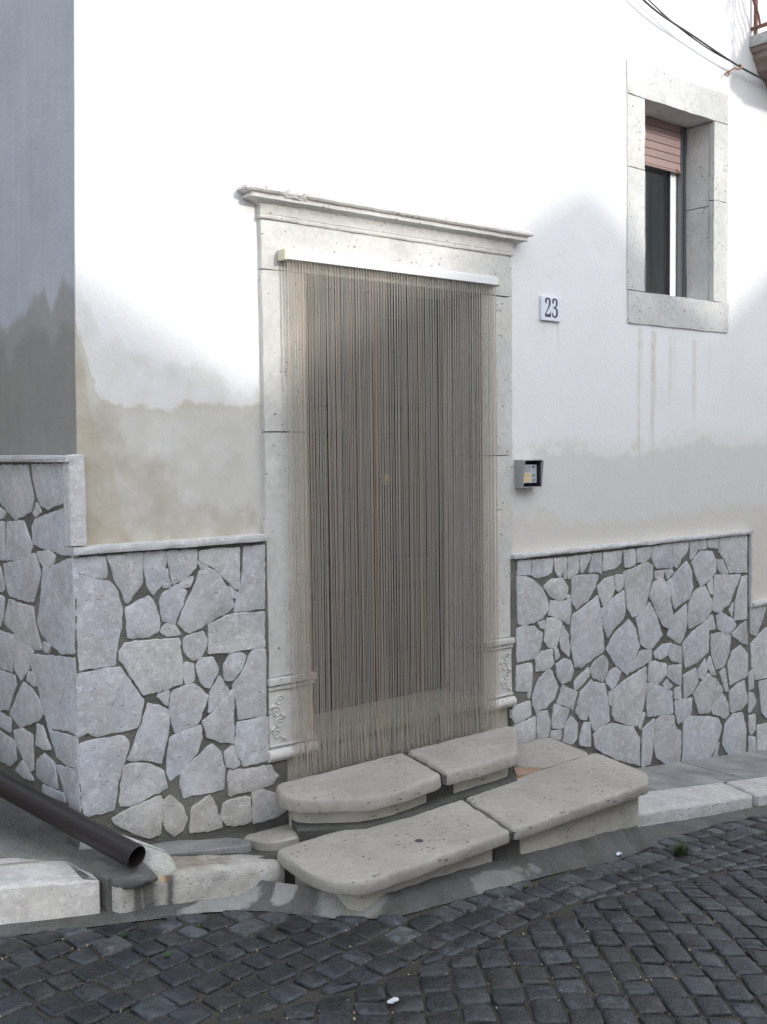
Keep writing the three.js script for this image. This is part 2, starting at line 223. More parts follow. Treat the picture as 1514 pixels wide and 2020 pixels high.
const STONES_STREET = [
  [236.5,111.3,245.5,110.8,245.5,103.6,236.4,104.3],
  [247.6,110.7,262.7,110,262.4,103.6,257.3,102.1,251.5,101.1,247.3,103.4],
  [264.3,110.2,273.8,110.2,273.4,106.7,270.5,102.9,268.2,100.6,265.3,103.4],
  [271.9,103.3,273.7,105.7,274,99.1,272.5,99.3],
  [275.3,110.1,283.3,110.2,283.6,102.4,278.7,99.7,275.2,99],
  [285.1,110.3,294.4,110.4,291,105.3,286.3,100.1],
  [296.1,110.3,303.1,110.6,302.8,99.7,298,101.2,293,100.9,294.9,106],
  [305.2,110.4,320.3,110.4,319.9,104.1,314.1,101.4,304.7,100.9],
  [322.7,110.4,332.4,110.8,333,102,327.4,100.9,324,101.7],
  [334.5,110.7,347.9,111,347.1,105.8,341,103,335,103.2],
  [349.7,110.7,366.7,111.5,367.7,97.1,360.5,98.2,352.4,98.5,348.9,104],
  [368.5,111.4,383.9,111.5,383.4,106.5,376.9,101.9,373.2,96.4,369.2,99.2],
  [386.2,111.6,393.8,111.8,393.9,106.9,390.1,102.6,386.7,101.2],
  [395.2,111.7,402,111.7,402.6,106.3,395.2,106.8],
  [403.9,111.8,415.8,112.2,414.5,105.8,404.6,107.3],
  [417.8,111.8,447.4,112.4,447.8,88.2,438.3,88.8,428.3,89.6,423.7,97.2,417.1,103.5],
  [392,101.9,397.8,104.9,408.6,103.6,413.2,98,412.7,91.2,404.8,86.1,397,83.6,391.2,91.8,388.6,98.8],
  [415.2,97.9,420.6,97.5,426.5,89.4,419.7,89.6,415.7,92.1],
  [412.1,88.7,440.4,86.7,435.3,79.8,428.2,69.9,417,65.2,411,67],
  [442.1,85.4,447.9,85.2,448.3,58.2,434.6,58.5,435.4,70.3],
  [235.9,103.4,241,102.7,248,100.4,254.4,95.5,258,90.2,259.4,84.1,254.3,79.7,245.8,78.2,236.7,78.6,236.1,91.4],
  [256.5,96.2,261.6,99.5,270.5,99,274.9,94.5,273.4,89.2,267.5,87.8,260.1,91.5],
  [274.2,89.6,276.4,89.9,277.2,86.8,274.9,86.3],
  [278.3,98.8,287.1,99.5,300.4,98.4,297.3,92.5,291.8,85.8,282.5,81.9,278.7,85.1],
  [299.6,92.3,306,95.8,312.5,96.5,314.1,89.9,311.7,84.9,304.8,81.4,301.2,87],
  [314.5,96.7,321.6,96.8,322.1,90.2,318.3,87.6,315.8,89.7],
  [322.4,98.1,332.5,99.9,344.5,102.2,349.4,99.7,348.4,92.1,344.6,82.7,341.2,74.4,330.9,72.1,325.8,78.2,324.4,88.9],
  [351.9,96.2,359.6,96.1,359.6,92.5,352.5,92.3],
  [360.8,96,367.7,96,369.2,94.8,363.2,91.4],
  [346.4,82.6,350.7,89.8,358.7,91.8,364.2,86.3,366.1,78.4,368.9,68.1,365.3,61.9,359.8,63.6,353.5,72],
  [368.7,91.5,375.1,95.4,382.5,99.8,387.3,94.4,388.8,84.1,386.2,77.5,379,76,375.3,74.7,371.5,82.3],
  [363.2,89.2,367.8,90.4,374.4,74.2,370.7,72.9,366.9,81.7],
  [386.2,75.3,392.2,81.5,401.9,82.9,408.9,74.1,410,68.2,402.2,62.2,385.8,58.9,384.8,66.4],
  [404.8,83.8,409.7,87.4,410.3,77.5,406.9,78.4],
  [406.1,62.9,410,65.3,413.1,55.7,405.2,55.8],
  [415,63,420.1,64.8,432.5,58.8,436.3,54.8,428.5,49.8,416.2,54.8],
  [431.6,49.4,440.9,54.2,447.3,55.9,449.2,41.2,443.2,42.6],
  [428.2,65.7,432.7,69.4,431.4,61.3],
  [259.4,81.1,261.6,87.8,276.4,86.4,277.2,80.2,275.7,74.3,268.9,77.6,263,79.8],
  [302.8,78.5,309.3,83,322.4,87.5,323.8,76.3,321.6,71.7,314.2,67.8,308.5,63.2,305.3,68.9],
  [278.7,78,288.7,82.1,299.6,86.6,302,78.6,304.1,64.8,304.8,55.9,293.3,52.2,285.6,49.1,280.9,50.3,277.9,60.9,277.9,72],
  [334.3,70.8,341.2,73.3,346.4,78.2,352.6,71,358.1,58.3,351.8,53.6,346.5,50.9,338.7,55.2],
  [364.4,57.5,369.8,68,382.8,73.9,383.3,63.2,381.1,56.6,377.4,50.9,371.8,52.7],
  [256.4,67.6,258.6,78.8,264.5,78.6,270.1,75.5,268.2,69.2,265.2,62.5,259.3,63.8],
  [251.9,77.5,256.5,78,256.5,74.1,253.6,74.9],
  [235.3,76.1,241.5,77.3,248.6,75.5,254.7,71.3,253.5,66,251.4,59.9,244.3,59.4,235.9,59.1],
  [268.2,66.2,271.1,73.3,274.9,68.4,276.4,61.1,275.6,56.6,270.4,60.9],
  [307.7,56,314.2,63.6,327.5,70.5,332.6,65.7,337,54.4,331.8,45.3,325.9,39.2,315.9,46.5],
  [379.2,50.1,388.7,55.7,405.1,61.8,406.2,51.3,405.3,42.1,392.7,36.9,382.2,35.5,379.7,43.2],
  [409.2,52.1,420.2,51.9,430.1,48.4,428.6,39.1,422.6,30.4,414.5,29.8,409.3,40.4],
  [427.7,30.9,432.8,38.5,441.1,41,449.3,35.1,449.6,20.6,437.3,18.8,430,18.1],
  [249.9,58.6,254.2,61.5,262.2,61.7,263.2,54.3,260,52.2,249.9,52.2],
  [264.4,61.6,266.7,61.3,268.1,57.6,265.6,56.5],
  [265.9,53.4,271.9,55.6,277.1,53.9,279.4,48.5,277.1,43.2,270.3,42.2,266.6,47.3],
  [280.2,41.7,287.1,45.3,291.5,47.6,292.6,43.5,285.5,39.4,280.9,37.5],
  [293.3,46.5,298.1,50.5,304.5,53.3,308.5,48.5,307.7,43.4,303.7,38.7,296.5,41.9],
  [306.9,38.8,309.4,42.6,315.9,44.6,320.1,41.6,315.9,34.8,312.6,33.2,308.6,35.9],
  [329.3,40.3,337.8,51,348.3,50.2,347.5,44.8,339.6,42.6],
  [351,48.2,359,52.1,368.1,52,366.3,46.1,357.3,44,351.9,45.9],
  [365.4,45.1,369.9,50.7,377.4,48.6,377.5,39,368.2,41.4],
  [346.6,43.3,351.9,43.4,362.7,39.9,362.7,34.4,358.2,31.7,353.8,29.6,345.8,33],
  [365.5,38.4,377.5,37.9,377.6,24.9,370.1,28.8,363.7,33.1],
  [360.1,28.1,363.7,30.3,368.3,26.3,364.6,24.6],
  [380.4,30.7,392.7,33.5,394.8,25.1,389,19.1,381.1,16.4],
  [395.7,31.9,402.4,37.9,404.5,30.6,399.6,25.6,395.7,27.3],
  [404.4,34.1,407.3,39.5,413.5,26.4,409.5,27],
  [418.5,26.9,423.6,28.5,427.9,14.2,424.8,14.7],
  [235.2,56.7,241.4,56.8,246.4,56.6,246.8,47.2,244.4,38.8,243.5,42.8,235.1,44.1],
  [247.7,40.2,251.3,46.6,258.6,51.5,261.5,50.5,266.6,41.3,263.6,35.7,257,31.8,249.8,31,247.3,34.4],
  [266.6,32.7,271.1,41.1,282.5,35.8,280.2,31,278.6,27,270.3,31.1],
  [281.7,24.6,285.5,35.3,294.9,40.6,294.1,33.9,290.2,19.5,286.3,19.9],
  [291.8,22.9,295.7,38.9,306.1,36.8,308.6,27.5,309.7,15.6,302.9,12.6,296.2,12.2],
  [312.7,18.3,314.3,31.9,325.9,36.5,343.1,41,343.5,30.6,340.6,17.9,334.6,8.3,326,10.1,316,14.5],
  [310.2,31.4,313.5,32,311.4,23.8,309.7,25.2],
  [344.5,31,352,29.9,368.3,22.3,369.4,9.8,357.5,10.7,345,11.7,344.3,20.6],
  [371.1,23.6,377.2,24.4,378,16.9,371.7,18.4],
  [372.1,16.7,388.7,15.2,388.2,6.6,380.6,3.3,375,2.3,372.5,9.3],
  [391,17.7,396.7,22.5,405.5,28.2,414.5,23.3,422.4,15.1,414.7,9.2,406.8,3.5,396.9,4.6],
  [409.7,6.5,421.8,12.8,427.4,6,428.2,-1.3,425.1,-3.2,410.8,2.8],
  [429.4,12.8,437.3,16.4,445.3,17.6,449.9,3.5,441.8,-0.6,430.2,0.1],
  [233,35.7,244.9,36.9,245.5,29.2,234.3,27.2,231.6,31.1],
  [233.6,25.4,248.7,27.7,248.6,15.3,234.3,14.1],
  [250.5,29.9,258.5,29.5,260.7,22.1,258.4,14.5,250.9,13.9],
  [262.1,22.9,264.4,32.1,275.6,27.2,271,18.3,262.9,19.7],
  [262.1,17.8,269.5,17,268.8,12.1,261.4,14],
  [271,10.1,273.3,19.9,277.9,22.7,282.4,18.3,282.4,10.1,277.8,7.8],
  [284.8,10.7,288.6,17.7,293.4,16.9,293.7,3.8,284.8,6.5],
  [296.5,9.6,302.9,12.6,314.3,12.7,331.2,7.6,337.2,0,337.3,-15.4,316,-7.9,298.1,1.9],
  [340.7,4.8,351.2,9,350.4,-2.5,347.8,-17,339.6,-16.9],
  [336.3,7.8,339.7,14.8,342.4,13.8,338.1,5.3],
  [353,7,357.5,9.6,370.3,8,372.2,0.3,377.9,-3.6,377.1,-21.7,361.3,-19.1,354,-14.3,351.3,-6],
  [380.6,2.2,387.3,4.5,408.8,0.2,416.9,-1.8,420.6,-8.3,415.1,-19.2,407.1,-25.9,379.9,-22.2],
  [425.1,-6.7,433.4,-2.2,443.9,-2.8,448.9,-14.6,447.6,-29,429.6,-27.9,422.2,-19.3],
  [412.1,-25.7,418.1,-17.4,416.2,-25.3]
];
const STONES_FAR = [
  [452.5,65,471.6,64.5,466.9,56.1,459.3,46,452.8,48],
  [453.6,40.7,462.6,45.6,471.4,48.9,476.1,42.8,475.4,16.2,458.8,16.8,454.7,25.9],
  [451.5,9.4,456.7,7.3,460.1,1.9,454.7,-3.4,451.7,-4.1],
  [463.2,14.3,476.6,14.1,477.1,-13.4,466.9,-6.6],
  [452.2,-6.6,459.2,-6.6,459.3,-16.4,455,-18.7,452.3,-16.4],
  [452.4,-20.1,459.4,-21.4,459.6,-31.3,452.6,-29.9],
  [461.9,-14.4,479.4,-15.7,479.8,-33.9,461.8,-31.5],
  [451.3,21.5,455.6,23.4,456.7,11.6,451.9,11.1]
];
// ---------------------------------------------------------------- materials
const mottle = (s, a, b, c) => (u, v) => a * fbm(u * 6, v * 6, s, 4, 6) + b * fbm(u * 28, v * 28, s + 40, 3, 28) + c * vnoise(u * 230, v * 230, s + 90, 230);
// open pores: scattered round pits of uneven size
function pores(u, v, n, prob, s) { const x = u * n, y = v * n, xi = Math.floor(x), yi = Math.floor(y); let best = 0; for (let a = -1; a <= 1; a++) for (let b = -1; b <= 1; b++) { const i = ((xi + a) % n + n) % n, j = ((yi + b) % n + n) % n; if (hash(i, j, s) > prob) continue; const px = xi + a + 0.2 + 0.6 * hash(i, j, s + 1), py = yi + b + 0.2 + 0.6 * hash(i, j, s + 2), r = 0.1 + 0.42 * hash(i, j, s + 3) ** 3, e = 0.5 + 0.5 * hash(i, j, s + 4); best = Math.max(best, 1 - smooth(r * 0.7, r, Math.hypot((x - px) * e, y - py))); } return best; }
const lime = (() => { const m = mottle(3, 0.5, 0.34, 0.16); return colourTex(512, 512, (u, v, c) => { let g = 0.62 + 0.72 * (m(u, v) - 0.2); const pale = smooth(0.6, 0.72, fbm(u * 40, v * 40, 7, 3, 40)), warm = fbm(u * 4, v * 4, 11, 3, 4); g += 0.16 * pale; const pit = smooth(0.88, 0.93, vnoise(u * 120, v * 120, 21, 120)); g *= 1 - 0.3 * pit; c[0] = g * (0.965 + 0.09 * warm); c[1] = g * (0.975 + 0.04 * warm); c[2] = g * (1.03 - 0.08 * warm); }, 1.4); })();
const limeBump = greyTex(512, 512, (u, v) => { const p = smooth(0.87, 0.93, vnoise(u * 120, v * 120, 21, 120)); return 0.55 + 0.5 * (fbm(u * 22, v * 22, 5, 4, 22) - 0.5) + 0.18 * (vnoise(u * 200, v * 200, 8, 200) - 0.5) - 0.4 * p; }, 1.4);
// pitted limestone of portal and steps: warm white with open pores
const pored = colourTex(1024, 1024, (u, v, c) => {
  const w = fbm(u * 5, v * 5, 31, 4, 5), f = fbm(u * 50, v * 50, 33, 3, 50);
  let g = 0.80 + 0.3 * (w - 0.5) + 0.16 * (f - 0.5) + 0.07 * (vnoise(u * 380, v * 380, 35, 380) - 0.5);
  const area = smooth(0.4, 0.65, fbm(u * 7, v * 7, 41, 2, 7)), pit = Math.max(pores(u, v, 90, 0.015 + 0.10 * area * area, 37), 0.8 * pores(u, v, 30, 0.012 * area * area, 57)) ;
  g *= 1 - 0.4 * pit;
  const d = smooth(0.5, 0.75, fbm(u * 3, v * 3, 51, 3, 3));
  c[0] = g * (1 - 0.03 * d); c[1] = g * (0.975 - 0.035 * d); c[2] = g * (0.925 - 0.07 * d);
}, 1);
const poredBump = greyTex(1024, 1024, (u, v) => { const area = smooth(0.4, 0.65, fbm(u * 7, v * 7, 41, 2, 7)), pit = Math.max(pores(u, v, 90, 0.015 + 0.10 * area * area, 37), 0.8 * pores(u, v, 30, 0.012 * area * area, 57)); return 0.6 + 0.35 * (fbm(u * 40, v * 40, 61, 4, 40) - 0.5) - 0.55 * pit; }, 1);
const cemTex = colourTex(512, 512, (u, v, c) => { const m = fbm(u * 5, v * 5, 71, 5, 5), f = vnoise(u * 240, v * 240, 73, 240), q = smooth(0.55, 0.7, fbm(u * 9, v * 9, 75, 4, 9)); const g = 0.66 + 0.75 * (m - 0.45) + 0.22 * (f - 0.5); c[0] = g * (1.0 - 0.02 * q); c[1] = g * (1 + 0.015 * q); c[2] = g * (0.97 - 0.06 * q); }, 1.3);
const grit = greyTex(512, 512, (u, v) => 0.5 + 0.6 * (fbm(u * 30, v * 30, 81, 4, 30) - 0.5) + 0.35 * (vnoise(u * 230, v * 230, 83, 230) - 0.5), 1.3);
const basalt = colourTex(512, 512, (u, v, c) => { const m = fbm(u * 9, v * 9, 91, 4, 9), f = fbm(u * 70, v * 70, 93, 3, 70), sp = smooth(0.77, 0.86, vnoise(u * 120, v * 120, 95, 120)), sm = smooth(0.56, 0.74, fbm(u * 15, v * 15, 97, 4, 15)); let g = 0.52 + 0.6 * (m - 0.5) + 0.5 * (f - 0.5) + 0.2 * sp + 0.55 * sm * (0.4 + f); c[0] = g; c[1] = g * 1.01; c[2] = g * 1.02; }, 1.1);
const basaltBump = greyTex(512, 512, (u, v) => 0.5 + 0.9 * (fbm(u * 26, v * 26, 99, 4, 26) - 0.5) + 0.3 * (vnoise(u * 170, v * 170, 101, 170) - 0.5), 1.1);
const plasterBump = greyTex(1024, 1024, (u, v) => 0.5 + 0.55 * (fbm(u * 90, v * 90, 111, 4, 90) - 0.5) + 0.5 * (fbm(u * 7, v * 7, 113, 3, 7) - 0.5), 1 / 1.2);

// the kerb under the pipe: rough limestone with black drips and rust where the water runs over it
const stainedKerb = colourTex(512, 512, (u, v, c) => {
  const n = fbm(u * 24, v * 24, 131, 4, 24) - 0.5, w = fbm(u * 6, v * 6, 133, 3, 6) - 0.5; let g = 0.85 + 0.5 * n + 0.35 * w, r = 1, b = 0.97;
  if (v < 0.4) { const drip = Math.max(...[[0.035, 0.018], [0.075, 0.03], [0.15, 0.014]].map(([x, q]) => Math.exp(-(((u - x + 0.02 * n) / q) ** 2)))); g *= 1 - 0.72 * clamp(drip * (0.6 + 1.6 * (w + 0.3))); const rust = smooth(0.03, 0.012, Math.hypot(u - 0.13, (v - 0.165) * 1.6) + 0.03 * n); r += 0.5 * rust; b -= 0.35 * rust; }
  else { const soil = smooth(0.2, 0.08, Math.hypot((u - 0.25) * 0.8, v - 0.56) + 0.1 * n); g *= 1 - 0.3 * soil; r += 0.1 * soil; b -= 0.14 * soil; }
  c[0] = g * r; c[1] = g; c[2] = g * b;
}, 1);
// cement strip beside the cobbles: trowelled patches of different batches, moss in the low spots
const stripTex = colourTex(2048, 512, (u, v, c) => {
  const x = u * 4, z = v, n = fbm(x * 7, z * 7, 141, 4) - 0.5, f = fbm(x * 40, z * 40, 143, 3) - 0.5, s = vnoise(x * 160, z * 160, 145) - 0.5;
  const blob = (a, b, r, e) => smooth(r, r * 0.72, Math.hypot((x - a) * e, z - b) + 0.1 * n + 0.03 * f);
  let g = 0.105 + 0.07 * n + 0.035 * f + 0.02 * s; const pale = Math.max(blob(0.32, 0.52, 0.09, 0.55), blob(0.66, 0.80, 0.13, 0.8), blob(0.5, 0.62, 0.06, 0.8), 0.6 * blob(1.3, 0.95, 0.05, 0.3)); g += 0.2 * pale;
  const moss = smooth(0.56, 0.66, fbm(x * 9, z * 9, 147, 3)); c[0] = g * (1 - 0.14 * moss); c[1] = g * (0.985 - 0.1 * moss); c[2] = g * (0.93 - 0.18 * moss);
}, 0.25, 1);
const M = {
  strip: mat({ map: stripTex, bumpMap: grit, bumpScale: 0.012, roughness: 0.85 }),
  clad: [lin(0.595, 0.60, 0.612), lin(0.565, 0.567, 0.575), lin(0.62, 0.617, 0.612), lin(0.58, 0.585, 0.605), lin(0.585, 0.567, 0.535)].map((color) => mat({ color, map: lime, bumpMap: limeBump, bumpScale: 0.004, roughness: 0.85 })),
  trim: mat({ color: lin(0.66, 0.66, 0.66), map: lime, bumpMap: limeBump, bumpScale: 0.0015, roughness: 0.6 }),
  mortar: mat({ color: lin(0.215, 0.21, 0.19), map: cemTex, bumpMap: grit, bumpScale: 0.006, roughness: 0.95 }),
  jointMortar: mat({ color: lin(0.13, 0.13, 0.115), map: cemTex, bumpMap: grit, bumpScale: 0.005, roughness: 0.95 }),
  portal: mat({ color: lin(0.74, 0.74, 0.735), map: pored, bumpMap: poredBump, bumpScale: 0.006, roughness: 0.85 }),
  windowStone: mat({ color: lin(0.72, 0.735, 0.745), map: pored, bumpMap: poredBump, bumpScale: 0.006, roughness: 0.85 }),
  step: mat({ color: lin(0.455, 0.433, 0.40), map: pored, bumpMap: poredBump, bumpScale: 0.008, roughness: 0.8 }),
  riser: mat({ color: lin(0.60, 0.58, 0.52), map: pored, bumpMap: poredBump, bumpScale: 0.008, roughness: 0.9 }),
  kerb: mat({ color: lin(0.58, 0.57, 0.55), map: lime, bumpMap: limeBump, bumpScale: 0.012, roughness: 0.9 }),
  oldKerb: mat({ color: lin(0.50, 0.475, 0.44), map: stainedKerb, bumpMap: limeBump, bumpScale: 0.01, roughness: 0.9 }),
  newKerb: mat({ color: lin(0.70, 0.675, 0.63), map: lime, bumpMap: limeBump, bumpScale: 0.001, roughness: 0.55 }),
  cement: mat({ color: lin(0.105, 0.105, 0.094), map: cemTex, bumpMap: grit, bumpScale: 0.008, roughness: 0.8 }),
  wetCement: mat({ color: lin(0.23, 0.226, 0.214), map: cemTex, bumpMap: grit, bumpScale: 0.006, roughness: 0.5 }),
  paleCement: mat({ color: lin(0.68, 0.67, 0.63), map: cemTex, bumpMap: grit, bumpScale: 0.006, roughness: 0.9 }),
  tile: [lin(0.40, 0.40, 0.40), lin(0.36, 0.36, 0.365)].map((color) => mat({ color, map: cemTex, bumpMap: grit, bumpScale: 0.003, roughness: 0.8 })),
  cobble: [lin(0.040, 0.046, 0.054), lin(0.030, 0.033, 0.038), lin(0.045, 0.043, 0.043), lin(0.038, 0.044, 0.048), lin(0.058, 0.065, 0.073)].map((color) => mat({ color, map: basalt, bumpMap: basaltBump, bumpScale: 0.005, roughness: 0.46 })),
  dustyCobble: [lin(0.12, 0.127, 0.13), lin(0.09, 0.097, 0.105)].map((color) => mat({ color, map: basalt, bumpMap: basaltBump, bumpScale: 0.007, roughness: 0.8 })),
  tanCobble: mat({ color: lin(0.17, 0.145, 0.115), map: basalt, bumpMap: basaltBump, bumpScale: 0.005, roughness: 0.85 }),
  terracotta: mat({ color: lin(0.50, 0.33, 0.25), map: cemTex, bumpMap: grit, bumpScale: 0.004 }),
  pebble: mat({ color: lin(0.28, 0.235, 0.17), roughness: 0.9 }),
  whiteMetal: mat({ color: lin(0.78, 0.79, 0.78), roughness: 0.35, metalness: 0.0 }),
  creamPlastic: mat({ color: lin(0.66, 0.63, 0.48), roughness: 0.5 }),
  strand: [lin(0.83, 0.79, 0.72), lin(0.76, 0.735, 0.68), lin(0.83, 0.76, 0.69), lin(0.73, 0.735, 0.70)].map((color) => new THREE.MeshPhysicalMaterial({ color, roughness: 0.26, transmission: 0.72, thickness: 0 })),
  pipe: mat({ color: lin(0.021, 0.016, 0.016), roughness: 0.42, bumpMap: grit, bumpScale: 0.0006 }),
  pipeIn: mat({ color: lin(0.02, 0.016, 0.015), roughness: 0.8 }),
  greyPlastic: mat({ color: lin(0.36, 0.37, 0.37), roughness: 0.5 }),
  darkPlastic: mat({ color: lin(0.045, 0.047, 0.055), roughness: 0.45 }),
  brushed: mat({ color: lin(0.62, 0.66, 0.70), roughness: 0.4, metalness: 0.3 }),
  cardPaper: mat({ color: lin(0.72, 0.55, 0.27), roughness: 0.7 }),
  greyKey: mat({ color: lin(0.30, 0.33, 0.34), roughness: 0.6 }),
  shutter: [lin(0.34, 0.235, 0.215), lin(0.32, 0.22, 0.205)].map((color) => mat({ color, roughness: 0.55 })),
  pvc: mat({ color: lin(0.80, 0.81, 0.80), roughness: 0.4 }),
  guide: mat({ color: lin(0.20, 0.20, 0.21), roughness: 0.5, metalness: 0.4 }),
  glass: new THREE.MeshPhysicalMaterial({ color: lin(0.94, 0.95, 0.96), roughness: 0.03, transmission: 1, thickness: 0, ior: 1.5 }),
  room: mat({ color: lin(0.70, 0.73, 0.73) }),
  iron: mat({ color: lin(0.16, 0.07, 0.055), roughness: 0.6 }),
  balconyStone: mat({ color: lin(0.30, 0.23, 0.19), map: lime, bumpMap: limeBump, bumpScale: 0.004 }),
  balconySlab: mat({ color: lin(0.45, 0.46, 0.44), map: lime, bumpMap: limeBump, bumpScale: 0.004 }),
  cable: mat({ color: lin(0.07, 0.07, 0.075), roughness: 0.6 }),
  cableGrey: mat({ color: lin(0.2, 0.2, 0.2), roughness: 0.6 }),
  rust: mat({ color: lin(0.30, 0.17, 0.11), roughness: 0.8 }),
  leaf: mat({ color: lin(0.045, 0.085, 0.025), roughness: 0.7, side: THREE.DoubleSide }),
  paper: mat({ color: lin(0.62, 0.62, 0.62), roughness: 0.8 }),
  roofTile: mat({ color: lin(0.36, 0.20, 0.13), map: cemTex, bumpMap: grit, bumpScale: 0.01 }),
  farPlaster: [lin(0.62, 0.58, 0.50), lin(0.60, 0.60, 0.58), lin(0.64, 0.56, 0.45), lin(0.60, 0.57, 0.52)].map((color) => mat({ color, bumpMap: plasterBump, bumpScale: 0.004 })),
  farWood: mat({ color: lin(0.12, 0.08, 0.05), roughness: 0.6 }),
};
const woodTex = colourTex(256, 512, (u, v, c) => { const g = 0.6 + 0.5 * (fbm(u * 40, v * 3, 121, 4, 0) - 0.5) + 0.25 * (vnoise(u * 120, v * 8, 123) - 0.5); c[0] = g; c[1] = g * 0.97; c[2] = g * 0.93; }, 2, 1);
M.wood = mat({ color: lin(0.11, 0.068, 0.048), map: woodTex, roughness: 0.55 });
M.woodDark = mat({ color: lin(0.06, 0.04, 0.03), map: woodTex, roughness: 0.55 });

// lime plaster of the street wall, in metres from the corner: damp stains with tide lines, drips under sill and plate, a painted shadow patch by the corner
const along = (L, x) => { if (x <= L[0][0]) return L[0][1]; for (let i = 1; i < L.length; i++) if (x <= L[i][0]) { const [a, b] = [L[i - 1], L[i]]; return a[1] + (b[1] - a[1]) * (x - a[0]) / (b[0] - a[0]); } return L[L.length - 1][1]; };
const PW = 7.2, PH = 5.4;
const tideDoor = [[-1, 2.24], [0.02, 2.22], [0.05, 2.14], [0.085, 2.02], [0.1, 1.93], [0.15, 1.885], [0.25, 1.87], [0.51, 1.885], [0.68, 1.88], [0.83, 1.885]];
const cloudDoor = [[-1, 2.4], [0.05, 2.33], [0.09, 2.28], [0.13, 2.2], [0.18, 2.15], [0.24, 2.09], [0.38, 2.04], [0.51, 2.06], [0.58, 2.05], [0.67, 1.98], [0.74, 1.955], [0.83, 1.94]];
const brownDoor = [[-1, 2.24], [0.02, 2.22], [0.08, 2.03], [0.12, 1.9], [0.2, 1.84], [0.24, 1.74], [0.29, 1.63], [0.41, 1.56], [0.53, 1.52], [0.67, 1.44], [0.83, 1.4]];
const tideStreet = [[2.3, 1.62], [2.5, 1.66], [2.8, 1.69], [3.2, 1.66], [3.4, 1.65], [3.7, 1.7], [4.1, 1.73], [4.5, 1.71], [5, 1.74], [7.2, 1.7]];
const plasterTex = colourTex(2048, 1536, (u, v, c) => {
  const x = u * PW, y = v * PH;
  const n1 = fbm(x * 3, y * 3, 201, 4) - 0.5, n2 = fbm(x * 14, y * 14, 203, 3) - 0.5, n3 = vnoise(x * 120, y * 120, 205) - 0.5;
  let g = 0.80 + 0.05 * n1 + 0.03 * n2 + 0.025 * n3, r = 1, gg = 1, b = 1;
  const stainOrShade = (k, cr, cg, cb) => { r *= 1 - k * (1 - cr); gg *= 1 - k * (1 - cg); b *= 1 - k * (1 - cb); };
  if (x < 0.9) {
    const wob = 0.05 * n2 + 0.012 * n3, t = along(tideDoor, x + 0.07 * n2) + wob * 1.3 + 0.05 * n1 - y, cl = along(cloudDoor, x + 0.06 * n1) + 0.1 * n2 - y, br = along(brownDoor, x + 0.2 * n1) + 0.35 * n1 + 0.12 * n2 - y;
    stainOrShade(smooth(-0.02, 0.04, cl) * (0.8 + 1.4 * n2), 0.87, 0.855, 0.82);
    stainOrShade(smooth(-0.006, 0.012, t), 0.84, 0.825, 0.785);
    stainOrShade(smooth(-0.012, 0.0, t) * (1 - smooth(0.004, 0.05, t)) * 0.5, 0.9, 0.86, 0.78);
    stainOrShade(smooth(-0.05, 0.1, br) * (0.8 + 0.8 * n2), 0.80, 0.765, 0.705);
    stainOrShade(smooth(-0.02, 0.05, along([[-1, 2.1], [0.06, 2.05], [0.1, 1.8], [0.16, 1.7], [0.2, 1.5], [0.24, 1.3], [0.9, 1.28]], x) - y + 0.1 * n2) * 0.7, 0.92, 0.885, 0.82);
    const pt = smooth(0.085, 0.03, Math.hypot((x - 0.02) * 1.1, (y - 2.96) * 0.55) + 0.03 * n2); stainOrShade(pt * 0.5, 0.8, 0.81, 0.8);  // rounded grey patch high at the corner: soft cast shadow painted in
  }
  if (x > 2.3) {
    const t = along(tideStreet, x) + 0.07 * n2 + 0.09 * n1 + 0.01 * n3 - y;
    stainOrShade(smooth(-0.01, 0.03, t), 0.84, 0.82, 0.79);
    stainOrShade(smooth(-0.10, -0.01, t) * (1 - smooth(0.0, 0.03, t)) * (0.35 + 1.6 * Math.max(0, n2 + n1)), 0.86, 0.82, 0.75);
    stainOrShade(smooth(0.0, 0.08, 1.36 + 0.25 * n1 + 0.14 * n2 - y) * 0.75, 0.93, 0.90, 0.83);
    for (const [dx, top, bot, w, k] of [[3.405, 2.37, 1.62, 0.012, 0.8], [3.425, 2.37, 2.0, 0.008, 0.5], [3.53, 2.36, 1.66, 0.018, 0.9], [3.555, 2.36, 1.9, 0.01, 0.6], [3.70, 2.34, 1.95, 0.016, 0.6], [3.74, 2.34, 2.1, 0.01, 0.5], [3.945, 2.33, 1.85, 0.018, 0.7], [4.1, 2.33, 2.1, 0.012, 0.35], [2.715, 2.36, 2.2, 0.007, 0.8], [2.60, 2.36, 2.24, 0.008, 0.4]]) {
      if (Math.abs(x - dx) < 0.06 && y < top) { const q = Math.abs(x - dx + 0.012 * (vnoise(y * 6, dx * 50, 207) - 0.5)) / w, run = smooth(bot - 0.12, bot + 0.2, y + 0.1 * n2); stainOrShade(Math.exp(-q * q) * run * k * 0.75 * (0.7 + 0.9 * vnoise(y * 22, dx * 90, 209)), 0.80, 0.75, 0.67); }
    }
  }
  const spk = smooth(0.83, 0.9, vnoise(x * 55, y * 55, 211)) * smooth(0.6, 0.75, fbm(x * 2, y * 2, 213, 2)); stainOrShade(spk * 0.25, 0.8, 0.79, 0.77);
  c[0] = g * r; c[1] = g * gg * 0.997; c[2] = g * b * 0.985;
}, 1 / PW, 1 / PH);
M.plaster = mat({ map: plasterTex, bumpMap: plasterBump, bumpScale: 0.0018, roughness: 0.95 });
const SD = 4, SH = 5.4, sideTide = [[-4, 2.3], [-1.6, 2.22], [-1.1, 2.3], [-0.7, 2.23], [-0.54, 2.27], [-0.38, 2.34], [-0.27, 2.34], [-0.21, 2.24], [-0.11, 2.36], [0, 2.31]];
